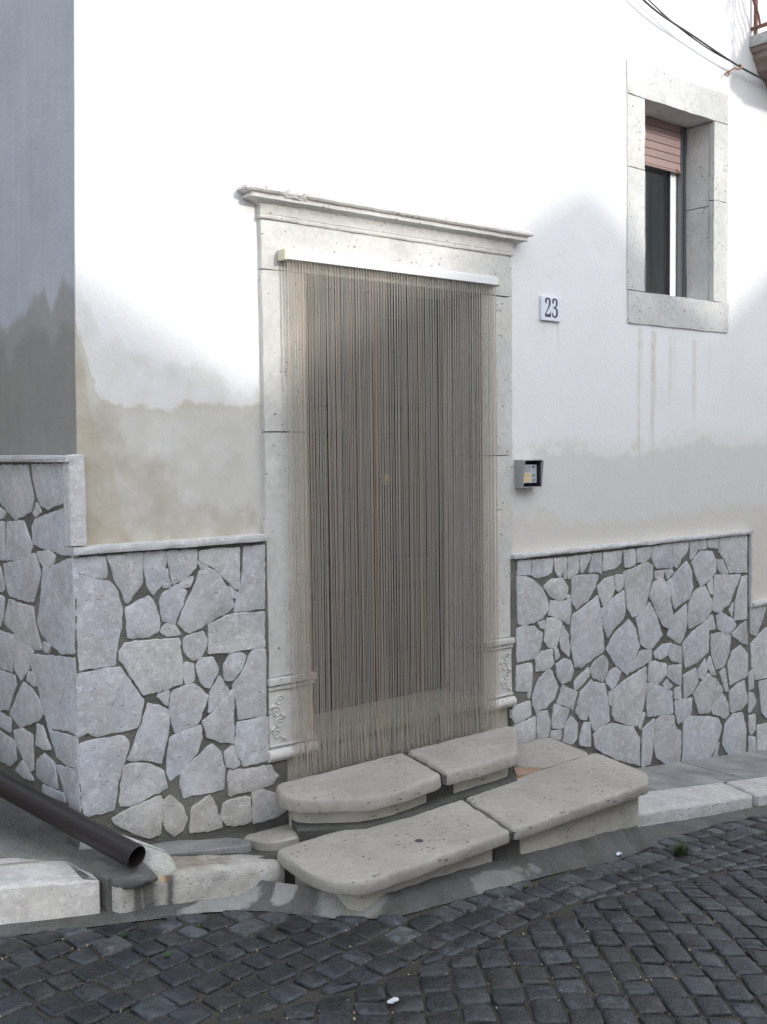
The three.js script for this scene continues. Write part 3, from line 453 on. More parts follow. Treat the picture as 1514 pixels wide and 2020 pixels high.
const shadedSideTex = colourTex(1024, 1024, (u, v, c) => {
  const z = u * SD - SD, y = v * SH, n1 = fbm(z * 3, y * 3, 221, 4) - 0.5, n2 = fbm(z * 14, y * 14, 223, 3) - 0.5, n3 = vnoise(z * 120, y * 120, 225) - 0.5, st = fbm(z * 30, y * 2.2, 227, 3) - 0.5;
  let g = 0.49 + 0.09 * n1 + 0.05 * n2 + 0.02 * n3 + 0.05 * st, r = 0.955, gg = 1, b = 1.06;  // base darker and bluer than the street plaster: alley shade put into the colour
  const stainOrShade = (k, cr, cg, cb) => { r *= 1 - k * (1 - cr); gg *= 1 - k * (1 - cg); b *= 1 - k * (1 - cb); };
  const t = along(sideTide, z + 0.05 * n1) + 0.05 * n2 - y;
  stainOrShade(smooth(-0.02, 0.04, t), 0.72, 0.68, 0.615); stainOrShade(smooth(0.02, 0.1, t - 0.05 - 0.25 * n1) * 0.9, 0.82, 0.80, 0.76);
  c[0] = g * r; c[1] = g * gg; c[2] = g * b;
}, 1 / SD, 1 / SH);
shadedSideTex.offset.set(0.225, 0);
M.shadedSidePlaster = mat({ map: shadedSideTex, bumpMap: plasterBump, bumpScale: 0.0018, roughness: 0.95 });

// ---------------------------------------------------------------- ground and road
const road = setting(mesh('road', (() => {
  const xs = [], zs = []; for (let x = -60; x <= 60; x += Math.abs(x) < 6 ? 0.15 : 3) xs.push(x); for (let z = -60; z <= 60; z += Math.abs(z) < 6 ? 0.15 : 3) zs.push(z);
  const pos = [], uv = [], idx = [];
  for (const z of zs) for (const x of xs) { pos.push(x, roadY(x, z) - 0.0105 + 0.004 * (vnoise(x * 9, z * 9, 301) - 0.5), z); uv.push(x, z); }
  for (let j = 0; j + 1 < zs.length; j++) for (let i = 0; i + 1 < xs.length; i++) { const a = j * xs.length + i, b = a + xs.length; idx.push(a, b, a + 1, a + 1, b, b + 1); }
  const g = new THREE.BufferGeometry(); g.setAttribute('position', new THREE.Float32BufferAttribute(pos, 3)); g.setAttribute('uv', new THREE.Float32BufferAttribute(uv, 2)); g.setIndex(idx); g.computeVertexNormals(); return g;
})(), mat({ color: lin(0.062, 0.056, 0.045), map: cemTex, bumpMap: grit, bumpScale: 0.012 })));
// where cobbles meet the cement strip along the house
const apronEdge = [[-3, -0.25], [-0.9, 0.2], [-0.43, 0.34], [0, 0.46], [0.23, 0.52], [0.39, 0.6], [0.58, 0.83], [0.75, 0.945], [1.03, 0.965], [1.41, 0.975], [2.02, 0.95], [2.4, 0.87], [2.53, 0.83], [3.04, 0.80], [3.41, 0.84], [5, 0.93], [9, 1.15]];
{
  const R = rng(11), cobbles = [];
  const clip = (P, inside) => { // inside(p) >= 0 is kept, linear between
    const o = []; for (let i = 0; i < P.length; i++) { const a = P[i], b = P[(i + 1) % P.length], da = inside(a), db = inside(b); if (da >= 0) o.push(a); if ((da >= 0) !== (db >= 0)) { const t = da / (da - db); o.push([a[0] + (b[0] - a[0]) * t, a[1] + (b[1] - a[1]) * t]); } } return o;
  };
  const seam = (x) => 1.2 + 0.10 * Math.sin(x * 1.5 + 0.6) + (x > 1.3 ? 0.16 * (x - 1.3) : 0);   // the courses turn here
  const area = (P) => { let a = 0; for (let i = 0; i < P.length; i++) { const p = P[i], q = P[(i + 1) % P.length]; a += p[0] * q[1] - q[0] * p[1]; } return Math.abs(a / 2); };
  const lay = (turn, curve, keep) => {
    const c = Math.cos(turn), s = Math.sin(turn), at = (u, v) => { const w = v + curve * u * u; return [1 + u * c + w * s, 1.4 - u * s + w * c]; };
    for (let r = -70; r < 70; r++) {
      const h0 = r * 0.106; let u = -7 + R() * 0.1;
      while (u < 7) {
        const len = 0.085 + 0.05 * R(), j = () => (R() - 0.5) * 0.014;
        let P = [at(u + j(), h0 + j()), at(u + len + j(), h0 + j()), at(u + len + j(), h0 + 0.106 + j()), at(u + j(), h0 + 0.106 + j())];
        u += len;
        const cx = P.reduce((t, p) => t + p[0], 0) / 4, cz = P.reduce((t, p) => t + p[1], 0) / 4;
        if (cx < -3.2 || cx > 6 || cz > 5.4 || cz < -0.3) continue;
        P = clip(P, (p) => p[1] - along(apronEdge, p[0]) - 0.012 * Math.sin(cx * 40)); if (P.length < 3) continue;
        P = clip(P, (p) => keep * (p[1] - seam(p[0]))); if (P.length < 3 || area(P) < 0.0034) continue;
        if (2 * area(P) / P.reduce((t, p, k) => t + Math.hypot(p[0] - P[(k + 1) % P.length][0], p[1] - P[(k + 1) % P.length][1]), 0) < 0.030) continue;
        cobbles.push(P);
      }
    }
  };
  lay(0.16, 0.035, -1); lay(0.98, -0.05, 1);
  const project = new THREE.Vector3(), inFrame = [];
  camera.updateMatrixWorld(); camera.updateProjectionMatrix();
  const items = cobbles.map((P, i) => {
    const cx = P.reduce((t, p) => t + p[0], 0) / P.length, cz = P.reduce((t, p) => t + p[1], 0) / P.length;
    const per = P.reduce((t, p, k) => t + Math.hypot(p[0] - P[(k + 1) % P.length][0], p[1] - P[(k + 1) % P.length][1]), 0), k = Math.min(1, 2 * area(P) / per / 0.042), lift = (R() - 0.5) * 0.006, tx = (R() - 0.5) * 0.07, tz = (R() - 0.5) * 0.07, dome = 0.004 + 0.004 * R();
    let Q = inset(ccw(P.map(([x, z]) => [x, -z])), (0.0032 + 0.002 * R()) * k); Q = soften(soften(Q, 0.012), 0.005);
    const map = (u, v, h) => { const x = u, z = -v; return [x, roadY(x, z) + h + lift + (h > -0.03 ? tx * (x - cx) + tz * (z - cz) + 0.005 * (vnoise(x * 45, z * 45, 311) - 0.5) : 0), z]; };
    const g = solid(Q, [[0, -0.05], [0, -0.012], [0.003 * k, -0.0035], [0.008 * k, -0.0008], [0.022 * k, dome * 0.35]], map, { crease: 0.9, rough: 0.0035 * k, freq: 50, seed: i % 97 });
    project.set(cx, roadY(cx, cz), cz).project(camera);
    const dist = Math.hypot(cx + 1.6, cz - 3.8), seen = Math.abs(project.x) < 1.03 && Math.abs(project.y) < 1.03 && project.z < 1;
    const edge = cz - along(apronEdge, cx);
    let m = M.cobble[Math.floor(R() * 5)];
    if (edge < 0.09 ? R() < 0.8 : edge < 0.2 && R() < 0.25) m = M.dustyCobble[R() < 0.6 ? 0 : 1];
    if (Math.hypot(cx - 1.53, cz - 1.02) < 0.06) m = M.tanCobble;
    return { g, m, score: seen ? area(P) / (dist * dist) : 0 };
  });
  const ranked = items.slice().sort((a, b) => b.score - a.score), chosen = new Set(ranked.slice(0, 300).filter((o) => o.score > 0));
  console.log('cobbles', items.length, 'seen', items.filter((o) => o.score > 0).length);
  const rest = new Map();
  for (const o of items) if (chosen.has(o)) mesh('cobble', o.g, o.m, road); else { if (!rest.has(o.m)) rest.set(o.m, []); rest.get(o.m).push(o.g); }
  for (const [m, list] of rest) { const k = mesh('cobbles', mergeGeometries(list), m, road); k.userData.kind = 'stuff'; }
  // pebbles and grit washed into the joints
  const peb = new THREE.InstancedMesh(new THREE.IcosahedronGeometry(1, 0), M.pebble, 950), d = new THREE.Object3D(); peb.name = 'pebbles'; peb.userData.kind = 'stuff'; peb.castShadow = peb.receiveShadow = true;
  const corners = []; for (const P of cobbles) if (P.length === 4 && P[0][1] < 2.7 && P[0][0] > -1.2 && P[0][0] < 4) corners.push(P[1], P[2]);
  for (let i = 0; i < 950; i++) {
    const p = corners[Math.floor(R() * corners.length)], x = p[0] + (R() - 0.5) * 0.04, z = p[1] + (R() - 0.5) * 0.04, r = 0.0022 + 0.0042 * R() * R();
    d.position.set(x, roadY(x, z) - 0.0065 + 0.003 * R(), z); d.rotation.set(R() * 6, R() * 6, R() * 6); d.scale.set(r * (0.8 + R() * 0.6), r * 0.8, r); d.updateMatrix(); peb.setMatrixAt(i, d.matrix);
    const pc = 0.5 + 1.0 * R(); peb.setColorAt(i, lin(pc, pc * 0.98, pc * 0.95));
  }
  road.add(peb);
  // cement strip between the house and the cobbles
  const inner = (x) => (x < -0.09 ? 0.3 + 0.26 * x : x < 0.4 ? 0.3 : x < 0.62 ? 0.3 + 0.5 * smooth(0.4, 0.62, x) : x < 2.25 ? 0.80 + 0.05 * smooth(0.62, 0.8, x) : x < 2.5 ? 0.85 - 0.3 * smooth(2.25, 2.5, x) : 0.55);
  const rise = (x) => Math.max(0.012, (0.17 - 0.078 * x - roadY(x, 0.9)) * smooth(0.36, 0.62, x) * (1 - smooth(2.3, 2.55, x)));
  const pos = [], uv = [], idx = [], nx = 260, nz = 12;
  for (let i = 0; i <= nx; i++) for (let k = 0; k <= nz; k++) {
    const x = -2.4 + 9 * i / nx, t = k / nz, ze = along(apronEdge, x) + 0.012 * (fbm(x * 12, 3, 321, 3) - 0.5) + 0.006, z = inner(x) + (ze - inner(x)) * t;
    pos.push(x, roadY(x, z) + rise(x) * Math.pow(1 - t, 1.15) - 0.006 * smooth(0.85, 1, t) + 0.008 * (fbm(x * 7, z * 7, 323, 3) - 0.5), z); uv.push(x, z);
  }
  for (let i = 0; i < nx; i++) for (let k = 0; k < nz; k++) { const a = i * (nz + 1) + k, b = a + nz + 1; idx.push(a, a + 1, b, b, a + 1, b + 1); }
  const g = new THREE.BufferGeometry(); g.setAttribute('position', new THREE.Float32BufferAttribute(pos, 3)); g.setAttribute('uv', new THREE.Float32BufferAttribute(uv, 2)); g.setIndex(idx); g.computeVertexNormals();
  mesh('cement_strip', g, M.strip, road);
}

// ---------------------------------------------------------------- pavement and kerbs
const pavement = setting(group('pavement'));
{
  const onPave = (dy) => (u, v, h) => [u, paveY(u) + dy + h, -v];
  const kerb = (P, m, o = {}) => mesh('kerb_stone', solid(densify(soften(flip(P), o.cut ?? 0.02), 0.03), [[0, -0.3], [0, -(o.r ?? 0.014)], [(o.r ?? 0.014) * 0.35, -(o.r ?? 0.014) * 0.35], [o.r ?? 0.014, 0], [0.05, 0.0]], onPave(o.dy ?? 0), { rough: o.rough ?? 0.004, freq: o.freq ?? 22, seed: o.seed ?? 1, capNoise: o.cap ?? 0.001 }), m, pavement);
  // smooth new kerb by the alley mouth
  kerb([[-0.092, 0.362], [-1.9, -0.105], [-1.9, -0.5], [-0.06, 0.06]], M.newKerb, { rough: 0.001, r: 0.006, cut: 0.004, cap: 0 });
  // rough hewn kerb beside the lower step
  kerb([[-0.075, 0.375], [0.2, 0.425], [0.42, 0.48], [0.57, 0.505], [0.62, 0.47], [0.57, 0.37], [0.45, 0.295], [0.25, 0.225], [-0.07, 0.19]], M.oldKerb, { rough: 0.012, freq: 16, r: 0.03, cut: 0.05, seed: 3, cap: 0.004, dy: 0.004 });
  // kerb running down the street
  kerb([[2.25, 0.66], [3.44, 0.735], [3.555, 0.462], [2.25, 0.35]], M.kerb, { rough: 0.004, seed: 5 });
  kerb([[3.456, 0.737], [4.7, 0.80], [4.82, 0.56], [3.572, 0.464]], M.kerb, { rough: 0.004, seed: 6 });
  kerb([[4.716, 0.802], [6.2, 0.88], [6.3, 0.64], [4.836, 0.562]], M.kerb, { rough: 0.004, seed: 7 });
  kerb([[6.216, 0.882], [7.9, 0.97], [8, 0.72], [6.316, 0.642]], M.kerb, { rough: 0.004, seed: 8 });
  // grey paving between kerb and house
  for (let i = 0; i < 14; i++) { const x0 = 2.62 + i * 0.385, x1 = x0 + 0.379, za = 0.352 + (x0 - 2.25) * 0.0835, zb = 0.352 + (x1 - 2.25) * 0.0835; mesh('paving_slab', solid(densify(flip([[x0, 0.03], [x1, 0.03], [x1, zb], [x0, za]]), 0.06), [[0, -0.05], [0.001, -0.006], [0.004, -0.003]], onPave((hash(i, 4, 9) - 0.5) * 0.004), { rough: 0.001, seed: i }), M.tile[i % 2], pavement); }
  mesh('paving_bed', solid(flip([[2.2, -0.02], [8, -0.02], [8, 0.75], [2.2, 0.36]]), [[0, -0.4], [0, -0.03]], onPave(0)), M.mortar, pavement);
  // landing left of the steps
  const landY = (u, v) => paveY(u) - 0.004 + 0.18 * -v * clamp((u - 0.3) / 0.6);
  mesh('landing_bed', solid(densify(flip([[-0.02, 0.0], [1.25, 0.0], [1.25, 0.5], [0.66, 0.52], [0.5, 0.4], [-0.02, 0.28]]), 0.08), [[0, -0.3], [0, -0.022]], (u, v, h) => [u, landY(u, v) + h, -v], { rough: 0.002 }), M.jointMortar, pavement);
  mesh('paving_slab', solid(densify(soften(flip([[0.16, 0.05], [0.364, 0.056], [0.565, 0.15], [0.595, 0.233], [0.564, 0.302], [0.443, 0.255], [0.304, 0.185], [0.15, 0.15]]), 0.02), 0.03), [[0, -0.04], [0, -0.008], [0.006, -0.003]], (u, v, h) => [u, landY(u, v) + h, -v], { rough: 0.008, seed: 13 }), M.tile[0], pavement);
  mesh('paving_slab', solid(densify(soften(flip([[0.594, 0.183], [0.855, 0.15], [0.95, 0.22], [0.955, 0.35], [0.827, 0.386], [0.664, 0.371], [0.61, 0.34], [0.6, 0.252]]), 0.03), 0.03), [[0, -0.05], [0, -0.008], [0.008, 0], [0.03, 0.001]], (u, v, h) => [u, landY(u, v) + 0.004 + h, -v], { rough: 0.005, seed: 15 }), M.step, pavement);
  // landing right of the steps
  mesh('landing_bed', solid(densify(flip([[1.7, 0.0], [2.60, 0.0], [2.52, 0.44], [1.7, 0.5]]), 0.08), [[0, -0.35], [0, -0.01]], (u, v, h) => [u, 0.166 + h, -v], { rough: 0.003, seed: 17 }), M.jointMortar, pavement);
  mesh('paving_slab', solid(densify(soften(flip([[2.16, 0.06], [2.56, 0.06], [2.49, 0.40], [2.13, 0.405], [2.05, 0.308]]), 0.02), 0.03), [[0, -0.05], [0, -0.008], [0.008, 0], [0.03, 0.001]], (u, v, h) => [u, 0.168 + h, -v], { rough: 0.005, seed: 19 }), M.step, pavement);
  mesh('terracotta_shard', solid(densify(soften(flip([[2.03, 0.315], [2.13, 0.415], [2.02, 0.44], [1.94, 0.41]]), 0.01), 0.02), [[0, -0.03], [0, -0.006], [0.005, 0]], (u, v, h) => [u, 0.170 + h, -v], { rough: 0.006, seed: 21 }), M.terracotta, pavement);
  // rough cement of the alley floor, running ragged over the back of the new kerb
  const alleyY = (u, v) => paveY(u) + 0.004 - 0.05 * Math.max(0, v) * -1 * 0.6 + 0.006 * (fbm(u * 6, v * 6, 331, 3) - 0.5);
  mesh('alley_cement', solid(densify(flip([[0.22, 0.30], [0.05, 0.335], [-0.06, 0.36], [-0.085, 0.28], [-0.05, 0.21], [-0.12, 0.12], [-0.25, 0.015], [-0.4, -0.06], [-0.7, -0.14], [-1.2, -0.28], [-1.9, -0.44], [-1.9, -6], [0, -6], [0.0, 0.02], [0.2, 0.03]]), 0.04), [[0, -0.3], [0, -0.003], [0.008, 0.003], [0.04, 0.006]], (u, v, h) => [u, alleyY(u, v) + h, -v], { rough: 0.016, freq: 18, seed: 23 }), M.wetCement, pavement);
  // heaps of cement packed round the pipe
  const heap = (x, y, z, rx, ry, rz, turn, seed, m, name) => { const g = new THREE.SphereGeometry(1, 28, 18), p = g.attributes.position; for (let i = 0; i < p.count; i++) { const a = p.getX(i), b = p.getY(i), c = p.getZ(i), k = 1 + 0.28 * (fbm(a * 2.3 + seed, c * 2.3 + b, seed, 3) - 0.5); p.setXYZ(i, a * k * rx, b * k * ry, c * k * rz); } g.rotateY(turn); g.translate(x, y, z); g.computeVertexNormals(); return mesh(name, g, m, pavement); };
  // smooth cement wedge between pipe and wall
  mesh('cement_wedge', solid(densify(soften(flip([[0.05, 0.02], [0.11, 0.10], [0.165, 0.22], [0.20, 0.31], [0.205, 0.375], [0.18, 0.402], [0.12, 0.405], [0.08, 0.395], [0.06, 0.35], [0.02, 0.22], [-0.03, 0.08], [-0.03, 0.02]]), 0.02), 0.02), [[0, -0.08], [0.001, 0.006], [0.006, 0.022], [0.018, 0.045], [0.034, 0.062], [0.045, 0.068]], (u, v, h) => [u, paveY(u) + h * (1 + 0.5 * clamp((0.3 + v) / 0.3)) + 0.006 * (fbm(u * 20, v * 20, 373, 3) - 0.5), -v], { rough: 0.006, freq: 20, seed: 27, crease: 1.2 }), M.paleCement, pavement);
  heap(-0.005, 0.19, 0.24, 0.09, 0.05, 0.22, 0.25, 9, M.wetCement, 'cement_heap');
}

// ---------------------------------------------------------------- the house
const house = tag(group('house'), 'white plastered corner house with crazy stone cladding and carved stone doorway', 'house');
{
  const s = new THREE.Shape([[0.012, -1.2], [7.2, -1.2], [7.2, 7.4], [0.19, 7.4], [0.066, 3.36], [0.03, 2.06], [0.026, 1.7], [0.012, 1.5]].map((p) => new THREE.Vector2(...p)));
  const hole = (x0, x1, y0, y1) => s.holes.push(new THREE.Path([[x0, y0], [x0, y1], [x1, y1], [x1, y0]].map((p) => new THREE.Vector2(...p))));
  hole(0.86, 2.315, -0.3, 2.68); hole(3.30, 4.25, 2.42, 3.82);
  const g = new THREE.ExtrudeGeometry(s, { depth: 0.34, bevelEnabled: false }); g.translate(0, 0, -0.34);
  mesh('wall', boxUV(g), M.plaster, house);
  const alley = (x0, x1, z0, z1) => { const sh = new THREE.Shape([[0.012 + x0, -1.2], [x1, -1.2], [x1 + 0.18, 7.4], [0.19 + x0, 7.4], [0.066 + x0, 3.36], [0.03 + x0, 2.06], [0.026 + x0, 1.7], [0.012 + x0, 1.5]].map((p) => new THREE.Vector2(...p))), a = new THREE.ExtrudeGeometry(sh, { depth: z1 - z0, bevelEnabled: false }); a.translate(0, 0, z0); return boxUV(a); };
  mesh('wall', alley(0, 0.34, -6, -0.342), M.shadedSidePlaster, house);
  // the alley face of the corner itself carries the alley wall's plaster with its painted-in shade
  mesh('wall_corner', alley(-0.003, 0.04, -0.342, -0.0015), M.shadedSidePlaster, house);
  mesh('wall', box(7.2, 7.5, -1.6, 7.4, -6, 0), M.farPlaster[1], house);
  mesh('wall', box(0, 7.5, -1.6, 7.4, -6.3, -6), M.farPlaster[1], house);
  mesh('roof', box(-0.3, 7.8, 7.4, 7.6, -6.5, 0.35), M.roofTile, house);
}
// -------- crazy paving cladding: mortar bed, stones, marble coping
function cladding(beds, stones, map, depth, seed, parts) {
  const bed = mesh('stone_cladding', beds.length > 1 ? mergeGeometries(beds) : beds[0], M.mortar, house);
  const grow = seed > 2 ? 0.0058 : 0.0042;
  stones.forEach((flat, i) => {
    let P = []; for (let k = 0; k < flat.length; k += 2) P.push([flat[k] / 100, flat[k + 1] / 100]);
    const w = (hash(i, seed, 3) - 0.5) * 0.003, low = P.reduce((t, p) => t + p[1], 0) / P.length, m = seed === 1 && low < 0.3 + 0.15 * hash(i, 7, 7) ? M.clad[4] : M.clad[Math.floor(hash(i, seed, 5) * 4)];
    P = densify(soften(ccw(P), 0.003), 0.018);
    mesh('stone', solid(P, [[-grow, depth - 0.022], [-grow, depth - 0.002 + w], [0.0014 - grow, depth - 0.0005 + w], [0.0032 - grow, depth + w]], map, { rough: 0.0042, freq: 60, seed: seed * 31 + i, crease: 0.6, capNoise: 0.0012 }), m, bed);
  });
  for (const g of parts) mesh('coping', g, M.trim, bed);
  return bed;
}
const bedBox = (...a) => { // a mortar face with a little unevenness
  const g = new THREE.BoxGeometry(a[1] - a[0], a[3] - a[2], a[5] - a[4], 24, 24, 4), p = g.attributes.position; g.translate((a[0] + a[1]) / 2, (a[2] + a[3]) / 2, (a[4] + a[5]) / 2);
  for (let i = 0; i < p.count; i++) { const n = 0.005 * (fbm((p.getX(i) + p.getZ(i)) * 11, p.getY(i) * 11, 341, 3) - 0.5); if (p.getZ(i) > 0.015) p.setZ(i, p.getZ(i) + n); }
  return boxUV(g);
};
cladding([bedBox(-0.012, 0.838, -0.1, 1.315, -0.01, 0.029), bedBox(0.838, 0.925, -0.1, 0.355, -0.01, 0.028)], STONES_DOOR_SIDE, onFront, 0.036, 1, [
  block(-0.028, 0.832, 1.314, 1.349, -0.01, 0.062, { wear: 0.002, r: 0.003, seed: 2 }),
  block(-0.032, 0.033, 1.3495, 1.692, -0.01, 0.057, { wear: 0.002, r: 0.003, seed: 3 }),
]);
cladding([box(-0.0145, 0.01, -0.2, 1.665, -6, 0.034)], [...STONES_ALLEY, ...STONES_ALLEY.filter((f) => Math.max(...f.filter((_, i) => i % 2 === 0)) < 3.0).map((f) => f.map((v, i) => (i % 2 ? v + 5 : v - 92))).filter((f) => Math.max(...f.filter((_, i) => i % 2)) < 165)], onSide, 0.021, 2, [
  block(-0.046, 0.01, 1.66, 1.69, -2.5, 0.0565, { wear: 0.002, r: 0.003, seed: 4 }),
  block(-0.036, -0.008, 1.35, 1.6595, 0.0, 0.055, { wear: 0.002, r: 0.003, seed: 14 }),
]);
cladding([bedBox(2.318, 4.512, -0.5, 1.125, -0.01, 0.029)], STONES_STREET, onFront, 0.036, 3, [
  block(2.322, 3.42, 1.124, 1.154, -0.01, 0.056, { wear: 0.002, r: 0.003, seed: 5 }), block(3.421, 4.53, 1.124, 1.154, -0.01, 0.056, { wear: 0.002, r: 0.003, seed: 6 }),
  block(4.506, 4.53, 0.65, 1.1235, -0.01, 0.05, { wear: 0.002, r: 0.003, seed: 7 }),
]);
cladding([bedBox(4.512, 7.2, -0.9, 0.65, -0.01, 0.029)], [...STONES_FAR, ...STONES_STREET.filter((f) => Math.max(...f.filter((_, i) => i % 2)) < 112 && Math.min(...f.filter((_, i) => i % 2 === 0)) > 229).map((f) => f.map((v, i) => (i % 2 ? v - 52 : v + 249)))], onFront, 0.036, 4, [
  block(4.531, 7.2, 0.648, 0.68, -0.01, 0.056, { wear: 0.002, r: 0.003, seed: 8 }),
]);
// -------- stone doorway
const doorway = group('door_surround', house);
{
  const S = (g) => mesh('stone_block', g, M.portal, doorway);
  const OL = 0.84, IL = 1.06, IR = 2.12, OR = 2.335, zb = -0.27, zf = 0.025;
  S(block(OL, IL, 0.725, 1.7735, zb, zf, { seed: 11 })); S(block(OL, IL, 1.7745, 2.4535, zb, zf + 0.001, { seed: 12 }));
  S(block(IR, OR, 0.725, 1.6565, zb, zf, { seed: 13 })); S(block(IR, OR, 1.6575, 2.4535, zb, zf + 0.002, { seed: 14 }));
  const lintel = mesh('lintel', block(OL, OR, 2.4545, 2.66, zb, zf + 0.003, { seed: 15 }), M.portal, doorway);
  // moulded cornice with returned ends and a broken, patched piece
  const prof = [[0.0, 2.658], [0.033, 2.659], [0.036, 2.664], [0.036, 2.672], [0.030, 2.675], [0.030, 2.678], [0.034, 2.679], [0.034, 2.712], [0.037, 2.719], [0.046, 2.727], [0.066, 2.733], [0.074, 2.735], [0.074, 2.747], [0.069, 2.749], [0.070, 2.753], [0.083, 2.757], [0.089, 2.765], [0.087, 2.776], [0.078, 2.785], [0.0, 2.797]];
  const xa = 0.837, xb = 2.337, cols = []; cols.push(['L', 0]); for (let i = 0; i <= 140; i++) cols.push(['F', i / 140]); cols.push(['R', 1]);
  const pos = [], uv = [], pt = (k, j) => {
    const [o, y] = prof[j], [side, t] = cols[k]; const so = Math.max(0, (o - 0.033) * 1.7); if (side === 'L') return [xa - so, y, -0.01]; if (side === 'R') return [xb + so, y, -0.01];
    const x = xa - so + (xb - xa + 2 * so) * t; let z = o, yy = y; const w = o > 0.03 ? 1 : 0;
    z -= w * 0.0022 * vnoise(x * 23, y * 60, 351); yy += w * 0.0018 * (vnoise(x * 19, 7, 353) - 0.5);
    const brk = smooth(0.10, 0.03, Math.abs(x - 0.985)); if (j > 9 && j < 19) z += brk * ((j === 13 || j === 14 ? 0.008 : -0.002) + 0.012 * (vnoise(x * 110, y * 130, 355) - 0.6)); const end = smooth(0.80, 0.76, x); z -= w * end * 0.014 * vnoise(x * 60, y * 80, 357);
    if (j >= 1 && j < 9) yy += 0.003 * (x > 1.02 ? 0 : 1); return [x, yy, z];
  };
  for (let k = 0; k + 1 < cols.length; k++) for (let j = 0; j + 1 < prof.length; j++) { const a = pt(k, j), b = pt(k + 1, j), c = pt(k + 1, j + 1), d = pt(k, j + 1); for (const q of [a, b, c, a, c, d]) { pos.push(...q); uv.push(q[0], q[1] + q[2]); } }
  const g = new THREE.BufferGeometry(); g.setAttribute('position', new THREE.Float32BufferAttribute(pos, 3)); g.setAttribute('uv', new THREE.Float32BufferAttribute(uv, 2)); g.computeVertexNormals();
  mesh('cornice', toCreasedNormals(g, 0.5), M.portal, doorway);
  // carved bases
  for (const [a, b, sgn] of [[0.832, 1.066, -1], [2.112, 2.318, 1]]) {
    const bs = mesh('column_base', block(a, b, 0.425, 0.672, zb, 0.034, { seed: 16 }), M.portal, doorway);
    mesh('moulding', mergeGeometries([block(a - 0.006, b + 0.006, 0.694, 0.724, zb, 0.052, { seed: 17, wear: 0.003 }), block(a - 0.002, b + 0.002, 0.6725, 0.6935, zb, 0.043, { seed: 18 })]), M.portal, bs);
    const tor = new THREE.CylinderGeometry(0.027, 0.027, b - a + 0.02, 14, 8); tor.rotateZ(Math.PI / 2); tor.scale(1, 1, 1.0); tor.translate((a + b) / 2, 0.392, 0.03);
    mesh('moulding', mergeGeometries([boxUV(tor), block(a, b, 0.36, 0.4245, zb, 0.033, { seed: 19 }), block(a - 0.003, b + 0.003, 0.4255, 0.437, zb, 0.041, { seed: 20 })]), M.portal, bs);
    // scrolls and leaves in low relief
    const cx0 = sgn < 0 ? a + 0.045 : b - 0.05, bits = [];
    for (const [y, r, t0, dir] of [[0.625, 0.024, 0.4, 1], [0.578, 0.026, 2.4, -1], [0.528, 0.024, 0.6, 1], [0.480, 0.022, 2.8, -1]]) {
      const pts = []; for (let i = 0; i <= 26; i++) { const q = i / 26, an = t0 + dir * q * 7.6, rr = r * (1 - 0.75 * q); pts.push([cx0 + 0.008 * dir + rr * Math.cos(an), y + rr * Math.sin(an), 0.0347]); }
      bits.push(boxUV(tube(pts, 0.0036, { seg: 30, rad: 6 })));
      const lf = new THREE.SphereGeometry(0.011, 8, 6); lf.scale(1.5, 0.6, 0.55); lf.rotateZ(dir * 0.7); lf.translate(cx0 - dir * 0.027, y - 0.02, 0.036); bits.push(boxUV(lf));
    }
    mesh('scroll_carving', mergeGeometries(bits), M.portal, bs);
    mesh('stone_block', block(a + 0.01, b - 0.01, 0.1, 0.3595, zb, 0.012, { seed: 21 }), M.riser, doorway);
  }
  mesh('door_sill', mergeGeometries([block(1.067, 2.111, 0.395, 0.452, -0.3, 0.04, { seed: 22 }), block(1.04, 2.13, 0.1, 0.3945, -0.3, 0.014, { seed: 23 })]), M.step, doorway);
}
// -------- wooden door behind the curtain
{
  const door = mesh('door', box(1.03, 2.15, 0.455, 2.47, -0.30, -0.27), M.woodDark, house);
  mesh('weather_board', mergeGeometries([box(1.062, 2.118, 0.4535, 0.475, -0.268, -0.225, 0.004), box(1.062, 2.118, 0.475, 0.56, -0.268, -0.245, 0.004)]), M.wood, door);
  for (const [a, b] of [[1.075, 1.575], [1.605, 2.105]]) {
    const fr = [box(a, a + 0.1, 0.562, 2.44, -0.268, -0.238, 0.004), box(b - 0.1, b, 0.562, 2.44, -0.268, -0.238, 0.004)];
    for (const [y0, y1] of [[0.562, 0.67], [1.02, 1.14], [1.78, 1.88], [2.34, 2.44]]) fr.push(box(a + 0.1005, b - 0.1005, y0, y1, -0.268, -0.240, 0.004));
    mesh('leaf', mergeGeometries(fr), M.wood, door);
    for (const [y0, y1] of [[0.70, 0.99], [1.17, 1.75], [1.91, 2.31]]) mesh('panel', box(a + 0.13, b - 0.13, y0, y1, -0.269, -0.250, 0.006), M.wood, door);
  }
  mesh('meeting_strip', box(1.572, 1.608, 0.562, 2.44, -0.268, -0.228, 0.005), M.woodDark, door);
  const knob = new THREE.SphereGeometry(0.028, 16, 12); knob.translate(1.68, 1.55, -0.20);
  mesh('knob', knob, mat({ color: lin(0.42, 0.30, 0.14), roughness: 0.4, metalness: 0.8 }), door);
}
